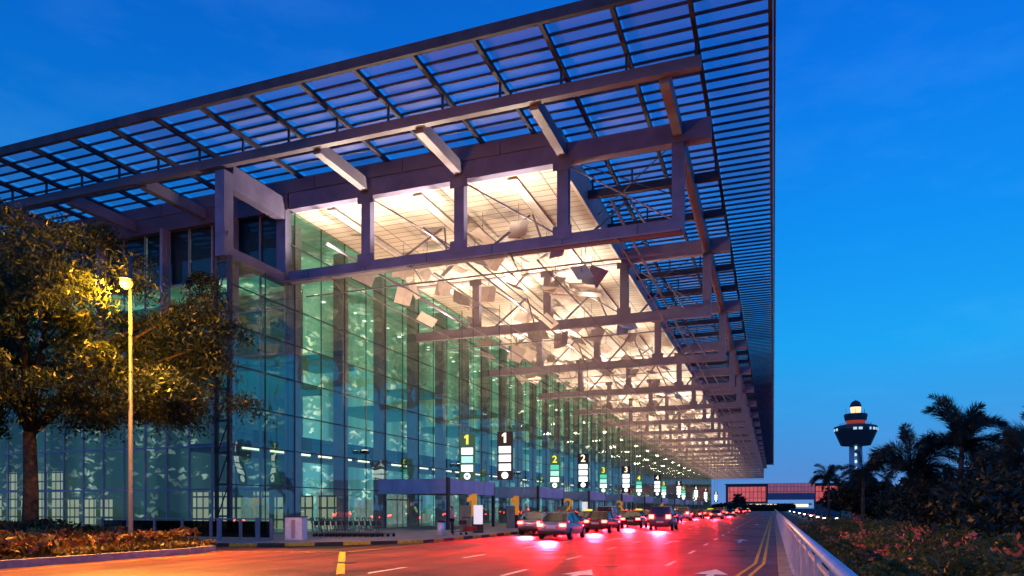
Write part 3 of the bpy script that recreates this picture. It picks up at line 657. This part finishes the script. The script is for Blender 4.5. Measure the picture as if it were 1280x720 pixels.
for i, y in enumerate(SY):
    sign(-17.0, y, NW[i], False, 'hanging black sign with cream numeral %s over white panels, %s' % (NW[i], where[i]) if i < 3 else 'hanging lit sign with pale numeral over the kerb, %s' % where[i], 'hanging signs along the kerb')
    sign(-19.9, y+.3, NW[i], True, 'hanging black sign with yellow numeral %s nearer the glass, %s' % (NW[i], where[i]) if i < 3 else 'hanging lit sign with yellow numeral nearer the glass front, %s' % where[i], 'hanging signs near the glass front')
# door number signs
for (x, y, num, txt) in ((-19,44.3,'1','big orange numeral 1 on a dark post beside a grey green panel'),(-19,52.7,'1','brown orange numeral sign edge on behind the first big 1'),(-19,68,'2','big orange numeral 2 standing on the pavement beyond the 1'),(-19,93,'3','big orange numeral 3 standing on the pavement behind the queue of cars'),(-19,130,'4','tiny orange numeral sign far along the pavement')):
    o = empty('door_number_sign', (x,y,.13), R(60) if 'edge on' in txt else R(14), txt, 'sign')
    MB().box(-.10,.10,-.10,.10,0,1.02).build('post', M['black'], o)
    t = obj_from(text_mesh(num, 2.15, .12, M['orange']), 'numeral', o); t.rotation_euler = (R(90),0,0); t.location = (0,0,1.03)
    MB().box(-.95,-.16,-.06,.06,0,1.75).build('panel', mat('grey_green_panel', (.24,.28,.20), .6, noise=.15, scale=2), o)
# white poster stands
for (x, y, z1, txt) in ((-17.5,41.5,1.75,'narrow white lit poster stand right of the first orange numeral'),(-18,70.5,2.2,'bright white lightbox right of the orange numeral 2')):
    o = empty('poster_stand', (x,y,.13), R(15), txt, 'poster stand')
    MB().box(-.28,.28,-.06,.06,.55,z1).build('lit_panel', mat('poster_face', (.8,.75,.78), .4, noise=.03, emit=(.9,.85,.9), estr=.7), o)
    MB().box(-.33,.33,-.09,.09,0,.545).build('base', M['black'], o)

# ------------------------------------------------------------------ street furniture near the corner
o = empty('glass_barrier', (-34,28.5,.13), 0, 'low dark glass barrier with steel posts behind the planting bed', 'barrier')
for i in range(6):
    MB().box(.1+i*1.85,1.75+i*1.85,-.02,.02,.12,.92).build('panel', M['barrier_glass'], o)
for i in range(7): MB().box(-.04+i*1.85-.04,.04+i*1.85,-.05,.05,0,1.0).build('post', M['steel'], o)
MB().box(-.05,11.15,-.03,.03,1.002,1.06).build('handrail', M['steel'], o)
for i, (x, y, tx) in enumerate(((-24.9,27.2,'pale steel bollard left of the other before the dark glass barrier'),(-23.4,28.1,'pale steel bollard at the open end of the dark glass barrier'))):
    o = empty('bollard', (x,y,.13), 0, tx, 'bollard', 'bollards by the corner')
    MB().lathe([(.12,0),(.12,1.0)],14).build('post', M['steel'], o); MB().lathe([(.135,1.002),(.13,1.07),(.05,1.11)],14).build('cap', M['steel'], o)
o = empty('parking_kiosk', (-22.0,29.2,.13), R(10), 'pale lilac kiosk cabinet beside the glass barrier at the terminal corner', 'kiosk')
MB().box(-.45,.45,-.3,.3,0,1.12).build('cabinet', M['rail'], o, bevel=.03); MB().box(-.48,.48,-.33,.33,1.123,1.17).build('lid', M['black'], o); MB().box(-.1,.1,-.32,-.302,.1,1.0).build('door', M['column'], o)
# luggage trolleys nested in a row
def trolley():
    o = empty('luggage_trolley', (0,0,.13))
    f = MB(); 
    for s in (-.26,.26): f.tube([(s*.7,.9,.18),(s,-.0,.2),(s,-.08,.6),(s,-.2,1.02)], .022, 6)
    for z in np.linspace(.05,.85,5): f.tube([(-.22,z,.19),(.22,z,.19)], .012, 5)
    for z in (.4,.55,.7): f.tube([(-.26,-.05,z),(.26,-.05,z)], .012, 5)
    f.build('frame', M['pole'], o); MB().tube([(-.3,-.2,1.02),(.3,-.2,1.02)], .03, 8).build('handle', M['black'], o)
    MB().box(-.25,.25,.0,.10,.62,.86).build('basket', M['black'], o)
    for x, y in ((-.22,0),(.22,0),(0,.85)): MB().tube([(x-.02,y,.085),(x+.02,y,.085)], .085, 10).build('wheel', M['tyre'], o)
    return o
t0 = trolley()
for i in range(12):
    o = t0 if i == 0 else copy_tree(t0); o.location = (-23.6+.30*i, 33.0+.10*i, .13); o.rotation_euler[2] = R(-72)
    tag(o, 'grey luggage trolley nested in the dark row against the glass front', 'trolley', 'luggage trolleys nested in a row')
o = copy_tree(t0); o.location = (-16.9,37.9,.13); o.rotation_euler[2] = R(70); del o['group']; tag(o, 'luggage trolley standing by the person at the kerb', 'trolley')
sb = empty('suitcase', (-16.55,38.0,.35), R(70), 'red suitcase lying on the luggage trolley by the person', 'suitcase')
MB().box(-.24,.24,-.35,.35,0,.30).build('shell', mat('red_luggage', (.30,.03,.03), .5, noise=.1, scale=5), sb, bevel=.05); MB().box(-.08,.08,-.40,-.352,.12,.16).build('handle', M['black'], sb)
o = empty('litter_bin', (-17.7,36.6,.13), 0, 'pale lilac litter bin on the pavement by the person', 'litter bin')
MB().lathe([(.22,0),(.24,.75)],16).build('body', M['rail'], o, True); MB().lathe([(.25,.752),(.25,.80),(.14,.9)],16).build('lid', M['black'], o, True)

# ------------------------------------------------------------------ person
def skinned(name, verts, edges, radii, mat_, parent, sub=2, root=0):
    me = bpy.data.meshes.new(name); me.from_pydata(verts, edges, []); me.update()
    ob = bpy.data.objects.new(name, me); COL.objects.link(ob); 
    sk = ob.modifiers.new('skin','SKIN'); sk.use_smooth_shade = True
    for i, r in enumerate(radii): me.skin_vertices[0].data[i].radius = (r, r) if not isinstance(r, tuple) else r
    me.skin_vertices[0].data[root].use_root = True
    ob.modifiers.new('sub','SUBSURF').levels = sub; ob.modifiers['sub'].render_levels = sub
    dg = bpy.context.evaluated_depsgraph_get(); m2 = bpy.data.meshes.new_from_object(ob.evaluated_get(dg)); bpy.data.objects.remove(ob)
    m2.materials.clear(); m2.materials.append(mat_); m2.polygons.foreach_set('use_smooth', [True]*len(m2.polygons))
    o = obj_from(m2, name, parent); return o
def make_person(loc, rz, label, shirt, trousers, seed):
    random.seed(seed)
    P = empty('person', loc, R(rz), label, 'person')
    V = [(0,0,.95),(0,0,1.15),(0,0,1.38),(0,0,1.48),(0,.01,1.56),(0,.0,1.63)]; E = [(0,1),(1,2),(2,3),(3,4),(4,5)]; RD = [.13,.115,.14,.055,.085,.075]
    def limb(pts, rs, frm):
        for p, r in zip(pts, rs):
            V.append(p); RD.append(r); E.append((frm, len(V)-1)); frm = len(V)-1
        return frm
    for s in (-1,1):
        limb([(s*.09,0,.88),(s*.095,.02,.48),(s*.10,0,.08),(s*.11,.14,.04)], [.085,.06,.04,.035], 0)
        h = limb([(s*.19,0,1.38),(s*.24,.03,1.10),(s*.2,.26,1.0),(s*.19,.33,.99)], [.05,.04,.03,.03], 2)
        for j in range(4): limb([(s*(.16+.02*j),.39,.985+.003*j),(s*(.16+.02*j),.42,.955)], [.009,.008], h)
        limb([(s*.15,.35,.97),(s*.14,.38,.955)], [.010,.009], h)
    skinned('body', V, E, RD, M['skin'], P)
    skinned('shirt', [(0,0,.93),(0,0,1.15),(0,0,1.38),(0,0,1.44),(-.19,0,1.38),(-.235,.02,1.18),(.19,0,1.38),(.235,.02,1.18)], [(0,1),(1,2),(2,3),(2,4),(4,5),(2,6),(6,7)], [.145,.13,.155,.07,.065,.06,.065,.06], M[shirt], P)
    skinned('trousers', [(0,0,.96),(-.09,0,.88),(-.095,.02,.48),(-.1,0,.09),(.09,0,.88),(.095,.02,.48),(.1,0,.09)], [(0,1),(1,2),(2,3),(0,4),(4,5),(5,6)], [.14,.10,.075,.06,.10,.075,.06], M[trousers], P)
    skinned('hair', [(0,-.02,1.57),(0,-.015,1.64),(0,.02,1.67)], [(0,1),(1,2)], [.085,.085,.06], M['hair'], P)
    fc = MB()
    for s in (-.03,.03): fc.lathe([(.002,-.008),(.010,0),(.002,.008)],8,(s,.088,1.60))
    fc.tube([(0,.085,1.59),(0,.105,1.565),(0,.09,1.56)],.008,6); fc.tube([(-.02,.088,1.535),(.02,.088,1.535)],.005,6); fc.build('face', M['hair'], P)

make_person((-17.45,37.5,.13), -60, 'person in a pale shirt and dark trousers standing at the kerb with a trolley', 'shirt', 'trousers', 1)
M['navy'] = mat('navy_shirt', (.03,.05,.14), .8, noise=.1, scale=8); M['tan'] = mat('tan_shirt', (.5,.33,.2), .8, noise=.1, scale=8); M['jeans'] = mat('blue_jeans', (.05,.08,.16), .8, noise=.2, scale=8); M['red_top'] = mat('red_top', (.4,.05,.05), .8, noise=.1, scale=8)
for a_ in (((-17.3,50.2,.13),200,'person in a tan shirt standing before the second orange numeral sign','tan','jeans',2),((-17.9,56.5,.13),120,'person in a navy shirt waiting by the kerb beyond the second numeral sign','navy','trousers',3),((-17.1,62.0,.13),20,'person in a red top standing by the kerb before the numeral 2','red_top','jeans',4),((-18.4,73.5,.13),250,'small distant person in a white shirt beside the bright lightbox','shirt','jeans',5)): make_person(*a_)

# ------------------------------------------------------------------ vehicles
def car_proto(kind, paint, taxi=False, oncoming=False):
    L_ = 4.55 if kind == 'sedan' else 4.7; W_ = .88; H = 1.46 if kind == 'sedan' else 1.85
    o = empty('parked_car', (0,0,0))
    # body shell lofted from stations along Y (rear at -, nose at +): (y, half width, bottom z, waist z)
    if kind == 'sedan': st = [(-2.27,.70,.42,.84),(-2.18,.82,.28,.96),(-1.5,.88,.22,1.0),(-.3,.89,.20,.94),(.9,.89,.20,.92),(1.7,.85,.22,.80),(2.15,.76,.28,.68),(2.27,.62,.40,.56)]
    else: st = [(-2.33,.76,.42,.95),(-2.28,.84,.28,1.10),(-1.5,.89,.22,1.12),(-.3,.90,.20,1.08),(1.0,.90,.20,1.04),(1.75,.86,.22,.94),(2.2,.78,.28,.78),(2.34,.64,.42,.62)]
    b = MB(); ring = []
    for y, hw, z0, z1 in st:
        zm = (z0+z1)/2; ring.append([(-hw*.86,y,z0),(-hw,y,z0+.12),(-hw*1.0,y,zm),(-hw*.93,y,z1-.03),(-hw*.80,y,z1),(hw*.80,y,z1),(hw*.93,y,z1-.03),(hw,y,zm),(hw,y,z0+.12),(hw*.86,y,z0)])
    vs = [p for r_ in ring for p in r_]; n_ = 10; fs = []
    for i in range(len(ring)-1):
        for k in range(n_):
            a = i*n_+k; c = i*n_+(k+1) % n_; fs.append((a,a+n_,c+n_,c))
    fs.append(tuple(range(n_))); fs.append(tuple(range((len(ring)-1)*n_, len(ring)*n_))[::-1]); b.add(vs, fs)
    bo = b.build('body', paint, o, True); su = bo.modifiers.new('soft','SUBSURF'); su.levels = 1; su.render_levels = 1
    # cabin: dark glass band with painted roof and pillars
    if kind == 'sedan': g0 = (-1.78,.74,.98); g1 = (1.15,.78,.93); r0 = (-1.02,.58); r1 = (.32,.60)
    else: g0 = (-2.22,.80,1.09); g1 = (1.35,.82,1.03); r0 = (-2.02,.66); r1 = (.25,.66)
    gl_ = [(-g0[1],g0[0],g0[2]),(g0[1],g0[0],g0[2]),(g1[1],g1[0],g1[2]),(-g1[1],g1[0],g1[2])]; zt = H-.05
    tp = [(-r0[1],r0[0],zt),(r0[1],r0[0],zt),(r1[1],r1[0],zt),(-r1[1],r1[0],zt)]
    MB().add(gl_+tp, [(0,1,5,4),(1,2,6,5),(2,3,7,6),(3,0,4,7),(4,5,6,7)]).build('windows', M['carglass'], o)
    pr = MB()
    pr.add([(x*1.03,y*1.02,zt+.001) for x,y,_ in tp]+[(x*.86,y*.84,H) for x,y,_ in tp], [(0,1,5,4),(1,2,6,5),(2,3,7,6),(3,0,4,7),(4,5,6,7)])
    for a, c in zip(gl_, tp): pr.beam(a, c, .07, .07)
    for s in (-1,1): pr.beam((s*.77,-.2,.95 if kind == 'sedan' else 1.06),(s*.605 if kind == 'sedan' else s*.665,-.25,zt),.06,.06)
    pr.build('roof', paint, o)
    for s in (-1,1):
        for y in (-1.38,1.40):
            wz = .31; wx = s*.80
            tw = MB().tube([(wx-.10,y,wz),(wx+.10,y,wz)], .31, 18).build('wheel', M['tyre'], o); MB().tube([(wx-s*.02,y,wz),(wx+s*.108,y,wz)], .20, 14).build('rim', M['rim'], tw)
        zt_ = .80 if kind == 'sedan' else 1.0; hy = -2.20 if kind == 'sedan' else -2.30
        MB().box(s*.62-.17,s*.62+.17,hy-.09,hy+.05,zt_-.09,zt_+.07 if kind == 'sedan' else zt_+.2).build('taillight', M['tail'], o, bevel=.02)
        MB().box(s*.60-.16,s*.60+.16,2.08,2.26,.58,.70).build('headlight', M['head'] if oncoming else M['pole'], o, bevel=.02)
        MB().box(s*.93-.10,s*.93+.10,.78,.90,.96,1.08).build('mirror', paint, o, bevel=.02)
    MB().box(-.26,.26,-2.33 if kind == 'sedan' else -2.36,-2.30 if kind == 'sedan' else -2.34,.60,.72).build('number_plate', M['plate'], o)
    MB().box(-.75,.75,-2.32,-2.2,.34,.50).build('bumper', M['black'], o, bevel=.03)
    if taxi: MB().box(-.32,.32,-.28,-.12,H+.002,H+.15).build('roof_sign', M['lit_yellow'], o, bevel=.03)
    return o
def paintm(nm, c): return mat('car_paint_'+nm, c, .25, metal=.2, noise=.03, scale=2, spec=.6)
protos_c = {}
for nm, kind, c, tx in (('silver','sedan',(.35,.36,.38),0),('black','sedan',(.02,.02,.025),0),('yellow taxi','sedan',(.65,.40,.03),1),('blue taxi','sedan',(.03,.10,.35),1),('white','van',(.6,.6,.6),0),('maroon','sedan',(.16,.02,.03),0),('grey','van',(.10,.10,.12),0)):
    protos_c[nm] = [car_proto(kind, paintm(nm.replace(' ','_'), c), tx), False, kind]
queue = [  # lane x, y, colour
 (-11.1,38.5,'silver'),(-8.0,56,'grey'), (-14.2,44,'silver'),(-14.3,50.5,'maroon'),(-14.2,57,'blue taxi'),(-14.3,65,'white'),(-14.2,73,'black'),(-14.3,81,'yellow taxi'),(-14.2,91,'silver'),(-14.3,101,'blue taxi'),(-14.2,111,'grey'),(-14.3,122,'white'),(-14.2,134,'maroon'),(-14.3,148,'silver'),(-14.2,164,'black'),(-14.3,182,'blue taxi'),(-14.2,205,'silver'),(-14.3,230,'grey'),
 (-11.3,49.5,'maroon'),(-11.2,61,'black'),(-11.3,71,'silver'),(-11.2,86,'blue taxi'),(-11.3,98,'white'),(-11.2,115,'maroon'),(-11.3,138,'yellow taxi'),(-11.2,160,'grey'),(-11.3,190,'silver'),(-11.2,225,'black'),(-11.3,262,'white'),
 (-8.1,112,'silver'),(-8.2,150,'black'),(-8.1,200,'maroon'),(-8.2,255,'blue taxi')]
cnt = {}; ords = ['nearest','second','third','fourth','fifth','sixth','seventh','eighth','ninth','tenth','eleventh','twelfth','thirteenth','fourteenth','fifteenth','sixteenth','seventeenth','last']
for i, (x, y, nm) in enumerate(queue):
    pr = protos_c[nm]
    o = pr[0] if not pr[1] else copy_tree(pr[0]); pr[1] = True
    o.location = (x,y,0); o.rotation_euler[2] = R(random.uniform(-2,2))
    lane = 'kerbside queue' if x < -13 else ('middle lane' if x < -10 else 'outer lane'); cnt[lane] = cnt.get(lane, 0)+1
    tag(o, '%s %s with glowing red tail lamps, %s from the camera in the %s' % (nm, pr[2] if 'taxi' not in nm else 'sedan', ords[cnt[lane]-1], lane), 'car', 'cars queuing at the terminal kerb')
    if i < 9 or (x > -13 and y < 75):
        lamp('red_wash_spot', 'SPOT', (x,y-2.6,.85), 95000, (1,.004,.010), spot_size=R(42), spot_blend=.5, shadow_soft_size=.35, rot=(R(70),0,R(180+5)))  # added spot that washes the road red, on top of the tail lamps
    elif y < 170:
        lamp('red_wash_spot', 'SPOT', (x,y-2.6,.85), 48000, (1,.004,.010), spot_size=R(42), spot_blend=.5, shadow_soft_size=.35, rot=(R(70),0,R(180+5)))  # weaker added red wash behind the cars farther back
onc = car_proto('sedan', paintm('dark', (.03,.03,.035)), oncoming=True)
for i, y in enumerate((84,96,112,135,160,200,250)):
    o = onc if i == 0 else copy_tree(onc); o.location = (5.6,y,-.02); o.rotation_euler[2] = math.pi
    o.name = 'oncoming_car'; tag(o, 'dark sedan with bright headlights on the service road, %s behind the railing' % ords[i], 'car', 'oncoming cars on the service road')

# ------------------------------------------------------------------ railing on the right
rl = empty('railing', (.43,0,.13), 0, 'long lilac steel railing with mesh panels beside the road edge', 'railing')
MB().tube([(0,-3,1.14),(0,300,1.14)], .05, 10).build('handrail', M['rail'], rl, True)
for i in range(60):
    y = -2+2.0*i
    MB().box(-.035,.035,y-.03,y+.03,0,1.085).build('post', M['rail'], rl)
    if y < 60:
        ms = MB(); 
        for zz in (.12,1.0): ms.box(-.015,.015,y+.04,y+1.96,zz-.02,zz+.02)
        for q in np.arange(-.9,1.95,.115):
            for sg in (1,-1):
                pts_ = []
                for (qa, za) in ((q,.14),(q+.86,.98)):
                    pts_.append((qa if sg > 0 else 1.96-qa+.04, za))
                (ya,za),(yb,zb) = pts_
                lo_, hi_ = .04, 1.96
                # clip
                def clip(ya,za,yb,zb):
                    if ya > yb: ya,za,yb,zb = yb,zb,ya,za
                    if yb <= lo_ or ya >= hi_: return None
                    if ya < lo_: za += (zb-za)*(lo_-ya)/(yb-ya); ya = lo_
                    if yb > hi_: zb = za+(zb-za)*(hi_-ya)/(yb-ya); yb = hi_
                    return ya,za,yb,zb
                c_ = clip(ya,za,yb,zb)
                if c_ and y < 40: ms.beam((.006*sg,y+c_[0],c_[1]),(.006*sg,y+c_[2],c_[3]),.010,.014)
        ms.build('mesh_panel', M['rail'], rl)
MB().box(-.015,.015,60,300,.95,1.0).box(-.015,.015,60,300,.1,.14).build('far_rail', M['rail'], rl)

# ------------------------------------------------------------------ right-hand planting
shrub_mass('flower_hedge', 'low leafy hedge with coral flowers outside the railing', 'hedge', lambda: (random.uniform(.75,4.8), abs(random.gauss(0,1))**1.0*22+2.5), 90000, .048, [M['leaf_hedge'], M['flower']], [.995,.005],
           lambda x,y: (.25+.95*min(1,max(0,(x-.7)/2.2)))*(.85+.25*noise2(x*1.5,y*1.1)))
# flower sprays in clumps
fc_ = []
random.seed(4)
for i in range(38):
    x = random.uniform(1.4,4.4); y = abs(random.gauss(0,1))*20+5; h = (.25+.95*min(1,max(0,(x-.7)/2.2)))*(.9+.25*noise2(x*1.5,y*1.1))
    for j in range(18): fc_.append((x+random.gauss(0,.14), y+random.gauss(0,.2), h+random.gauss(.03,.07)))
C = np.array(fc_); U, V_ = leaf_axes(len(C), .06)
tag(obj_from(quads_mesh('coral_flowers', C, U, V_, [M['flower']]), 'coral_flowers'), 'coral bougainvillea flowers scattered over the low hedge', 'flowers', kind='stuff')
def bush(x, y, r, h, label, N=7000, size=.10):
    o = empty('bush', (x,y,0), 0, label, 'bush', 'dark bushes behind the flower hedge')
    cl = np.array([(random.gauss(0,.45)*r, random.gauss(0,.45)*r, h*random.uniform(.25,.9)) for _ in range(26)]); pick = rng.integers(0,26,N)
    C = cl[pick]+rng.normal(size=(N,3))*np.array([r*.22,r*.22,h*.13]); C[:,2] = np.abs(C[:,2]); U, V_ = leaf_axes(N, size)
    obj_from(quads_mesh('crown', C, U, V_, [M['leaf_dark']]), 'crown', o); MB().tube([(0,0,-.1),(.05,0,h*.5)], [.08,.04], 6).build('stem', M['bark'], o)
random.seed(9)
bs = [(7.2,11,2.0,2.5),(9.5,14,2.4,3.0),(6.3,17,1.8,2.4),(8.5,20,2.4,3.0),(12,22,2.8,3.6),(6.6,25,2.0,2.5),(9.5,30,2.6,3.1),(7.0,36,2.2,2.6),(10.5,40,2.8,3.2),(7.8,48,2.4,2.9),(11,54,3,3.6),(13.5,30,3,3.4),(16,38,3,3.8)]
pos = ['nearest the photo edge','second behind it on the outer side','third, close to the hedge','fourth, below the big palm','fifth, at the outer side','sixth, close to the hedge','seventh, below the leaning palm','eighth, close to the hedge','ninth, before the far palms','tenth, close to the hedge','eleventh, by the far trees','twelfth, at the outer side','thirteenth, farthest out']
for (x,y,r,h), p_ in zip(bs, pos): bush(x,y,r,h,'dark bush in the row behind the flower hedge, '+p_)
def palm(loc, h, fl, label, seed=1, nf=15, lean=(0,0)):
    random.seed(seed); nf = int(nf*1.5); t = empty('palm_tree', loc, 0, label, 'palm tree', 'palms behind the hedge')
    top = Vector((lean[0],lean[1],h)); MB().tube([(0,0,-.1),(lean[0]*.3,lean[1]*.3,h*.5),top*.97,top+Vector((0,0,.35))], [.17,.12,.10,.07], 9).build('trunk', M['palm_bark'], t, True)
    Cs = []; Us = []; Vs = []; rb = MB()
    for i in range(nf):
        a = i*2.399+random.random()*.5; el = R(random.uniform(8,84)); ln = fl*random.uniform(.85,1.12); d = Vector((math.cos(a)*math.cos(el), math.sin(a)*math.cos(el), math.sin(el)))
        pts = []; p = top+Vector((0,0,.3)); dd = d.copy(); ns = 30
        for s in range(ns):
            pts.append(p.copy()); p = p+dd*(ln/ns); dd = (dd+Vector((0,0,-.035-.085*s/ns))).normalized()
        sp_ = pts[::5]+[pts[-1]]; rb.tube(sp_, [.028*(1-q/len(sp_))+.004 for q in range(len(sp_))], 5)
        for s in range(4, ns):
            tan = (pts[s]-pts[s-1]).normalized(); side = tan.cross(Vector((0,0,1))).normalized(); up = side.cross(tan)
            lf = fl*.21*min(1, .55+s/ns, (ns-s)/ns*2.2+.35)
            for k in range(15):
                th = random.uniform(-math.pi, math.pi)
                q = pts[s-1].lerp(pts[s], random.random()); ld = (side*math.cos(th)+up*math.sin(th)*.8+tan*random.uniform(.5,1.1)+Vector((0,0,-.12))).normalized()
                wv = ld.cross(tan).normalized()*.017*fl/3; l_ = lf*random.uniform(.7,1.15)
                Cs.append(q+ld*l_*.5); Us.append(ld*l_*.5); Vs.append(wv)
    rb.build('frond_stems', M['leaf_palm'], t)
    obj_from(quads_mesh('crown', np.array(Cs), np.array(Us), np.array(Vs), [M['leaf_palm']]), 'crown', t)
palm((7.4,35,0), 4.0, 2.5, 'tall bushy palm standing highest against the sky', 2, 16, (.1,0))
palm((6.3,36,0), 2.9, 2.6, 'shorter palm with fronds spreading toward the control tower', 5, 13, (-.5,0))
palm((9.9,32,0), 3.0, 2.9, 'palm at the photo edge with a long rising frond', 8, 13, (.3,.2))
palm((8.4,30,0), 2.7, 2.4, 'low dark palm below the tallest palm', 12, 13)
palm((6.6,62,0), 4.0, 2.2, 'small distant palm in front of the control tower shaft', 17, 13)
palm((5.2,78,0), 4.2, 2.3, 'small distant palm left of the control tower', 19, 12)
for i, (x,y,h,r,tx) in enumerate(((8,70,4.6,2.4,'dark round tree right of the small distant palm'),(10.5,60,4.5,2.6,'dark round tree below the control tower'),(10.5,95,5.5,3.2,'dark tree beyond the service road left of the tower'),(12,120,6,3.6,'darker tree farther along the service road'),(12,150,6.5,4,'farthest dark tree right of the railing end'),(15,52,4.6,3,'dark round tree between the tower and the big palms'))):
    tree('roadside_tree', (x,y,0), h, r, tx, 'dark trees along the service road', leaf='leaf_dark', N=5000, size=.26, trunk_r=.12, seed=30+i, fork=.25)
for i, (x,y,h,r,tx) in enumerate(((-8,405,3.9,7,'dark tree mass closing the end of the road'),(-18,408,4.2,7,'dark tree left of the road end'),(-1.5,410,3.8,6,'dark tree at the end of the railing'),(-27,415,4.6,8,'dark tree beyond the far end of the terminal'),(6,400,4.2,6,'dark tree right of the road end'),(-19,440,10.5,4,'taller dark tree against the red lit building'))):
    tree('distant_tree', (x,y,0), h, r, tx, 'dark trees at the end of the road', leaf='leaf_dark', N=2500, size=.7, trunk_r=.25, seed=50+i, fork=.15)

# ------------------------------------------------------------------ far buildings and control tower
D = 480
fb = empty('airport_building', (0,D,0), 0, 'distant airport building with red lit glazing at the end of the road', 'building')
MB().box(-29,-3.5,0,14,0,16.5,0).build('wall', M['dark_steel'], fb)
MB().box(-27.5,-4.5,-.2,-.02,5.8,15.2).build('window', M['red_glass'], fb)
MB().box(-3.4,24,-4,10,7,17.2).build('stair_block', mat('dusk_blue_cladding', (.13,.14,.24), .6, noise=.1), fb)
MB().box(-3.2,23.8,-4.2,-4.02,11,17).build('window', M['red_dim'], fb)
MB().box(24.1,42,0,14,0,16.2).build('wing', M['dark_steel'], fb)
MB().box(24.6,41.5,-.2,-.02,5.8,15.2).build('window', M['red_glass'], fb)
MB().box(-34,22,-8,-5,3.6,4.6).build('bridge_deck', M['concrete'], fb)
MB().box(-34,20,-8.3,-8.02,2.4,4.2).build('lit_strip', mat('lit_car_park_band', (.8,.7,.5), .5, noise=.05, emit=(1,.72,.42), estr=1.5), fb)
MB().box(-29.5,42.5,-.6,14.5,16.55,17.2).build('roof', M['dark_steel'], fb)

ct = empty('control_tower', (60,613,0), 0, 'tall airport control tower with wide dark cabin and lit cap', 'control tower')
sh = MB()
for a in (90,210,330):
    pass
for x in (-3.1,3.1): sh.box(x-1.7,x+1.7,-2.2,2.2,0,53)
sh.box(-4.4,4.4,2.25,4.4,0,53)
sh.build('shaft', mat('tower_concrete', (.36,.42,.60), .7, noise=.1, scale=.2), ct)
slm = mat('stairwell_lights', (.6,.8,.8), .5, noise=.02, emit=(.6,.95,1), estr=1.2)
for i in range(9): MB().box(-.8,.8,-2.3,-1.4,5+5.6*i,7.4+5.6*i).build('stair_light', slm, ct)
lb = MB().box(-1.38,1.38,1.5,2.2,0,53); lb.build('lift_core', M['blue_steel'], ct)
MB().lathe([(4.5,52.3),(11.5,53),(16.2,64),(16.8,66),(16.6,68.5),(12,69.6),(9.5,70.2)],12).build('cabin', M['dark_steel'], ct)
cl_ = MB(); random.seed(3)
for i in range(26):
    a = 2*math.pi*i/26
    if random.random() < .7:
        p = Vector((16.9*math.cos(a), 16.9*math.sin(a), 0)); tq = Vector((-math.sin(a), math.cos(a), 0))*random.uniform(.7,1.5)
        cl_.quad(p-tq+Vector((0,0,64.6)),p+tq+Vector((0,0,64.6)),p+tq+Vector((0,0,66.6)),p-tq+Vector((0,0,66.6)))
an = MB()
for i in range(24):
    a = 2*math.pi*i/24; r = 12.2; an.box(r*math.cos(a)-.06,r*math.cos(a)+.06,r*math.sin(a)-.06,r*math.sin(a)+.06,69.5,70.9)
for a, h in ((.4,4.5),(2.0,3.2),(3.3,5),(4.6,3.6),(5.6,2.8)): an.box(7.6*math.cos(a)-.1,7.6*math.cos(a)+.1,7.6*math.sin(a)-.1,7.6*math.sin(a)+.1,78.6,78.8+h)
an.tube([(12.2*math.cos(2*math.pi*i/24),12.2*math.sin(2*math.pi*i/24),70.9) for i in range(25)], .09, 5)
an.build('railings_and_antennas', M['dark_steel'], ct)
cl_.build('cabin_windows', mat('cabin_lights', (.6,.7,.7), .4, noise=.02, emit=(.55,.8,.9), estr=.8), ct)
MB().lathe([(7.2,70.2),(7.6,73.2)],16).build('red_lit_level', mat('red_lit_level', (.2,.05,.04), .5, noise=.1, emit=(.6,.08,.03), estr=.45), ct)
MB().lathe([(8.3,73.25),(9.2,78.0),(8.6,78.8),(4.2,79.3)],16).build('upper_cabin', M['dark_steel'], ct)
MB().lathe([(3.6,79.3),(4.0,82.0),(4.1,84.4)],18).build('lantern', mat('lantern_glow', (.8,.6,.4), .5, noise=.02, emit=(1,.62,.28), estr=1.4), ct)
MB().lathe([(4.4,84.45),(4.3,86.4),(3.2,88.5),(1.4,89.6),(.3,90.0),(.1,90.6)],18).build('dome', M['dark_steel'], ct, True)

ct.scale = (.93,.93,.95)
# ------------------------------------------------------------------ render look
S.view_settings.view_transform = 'Standard'; S.view_settings.look = 'None'; S.view_settings.exposure = 0
S.cycles.max_bounces = 8; S.cycles.diffuse_bounces = 3; S.cycles.glossy_bounces = 4; S.cycles.transparent_max_bounces = 16
S.cycles.sample_clamp_indirect = 6; S.cycles.use_denoising = True; S.cycles.caustics_reflective = False; S.cycles.caustics_refractive = False
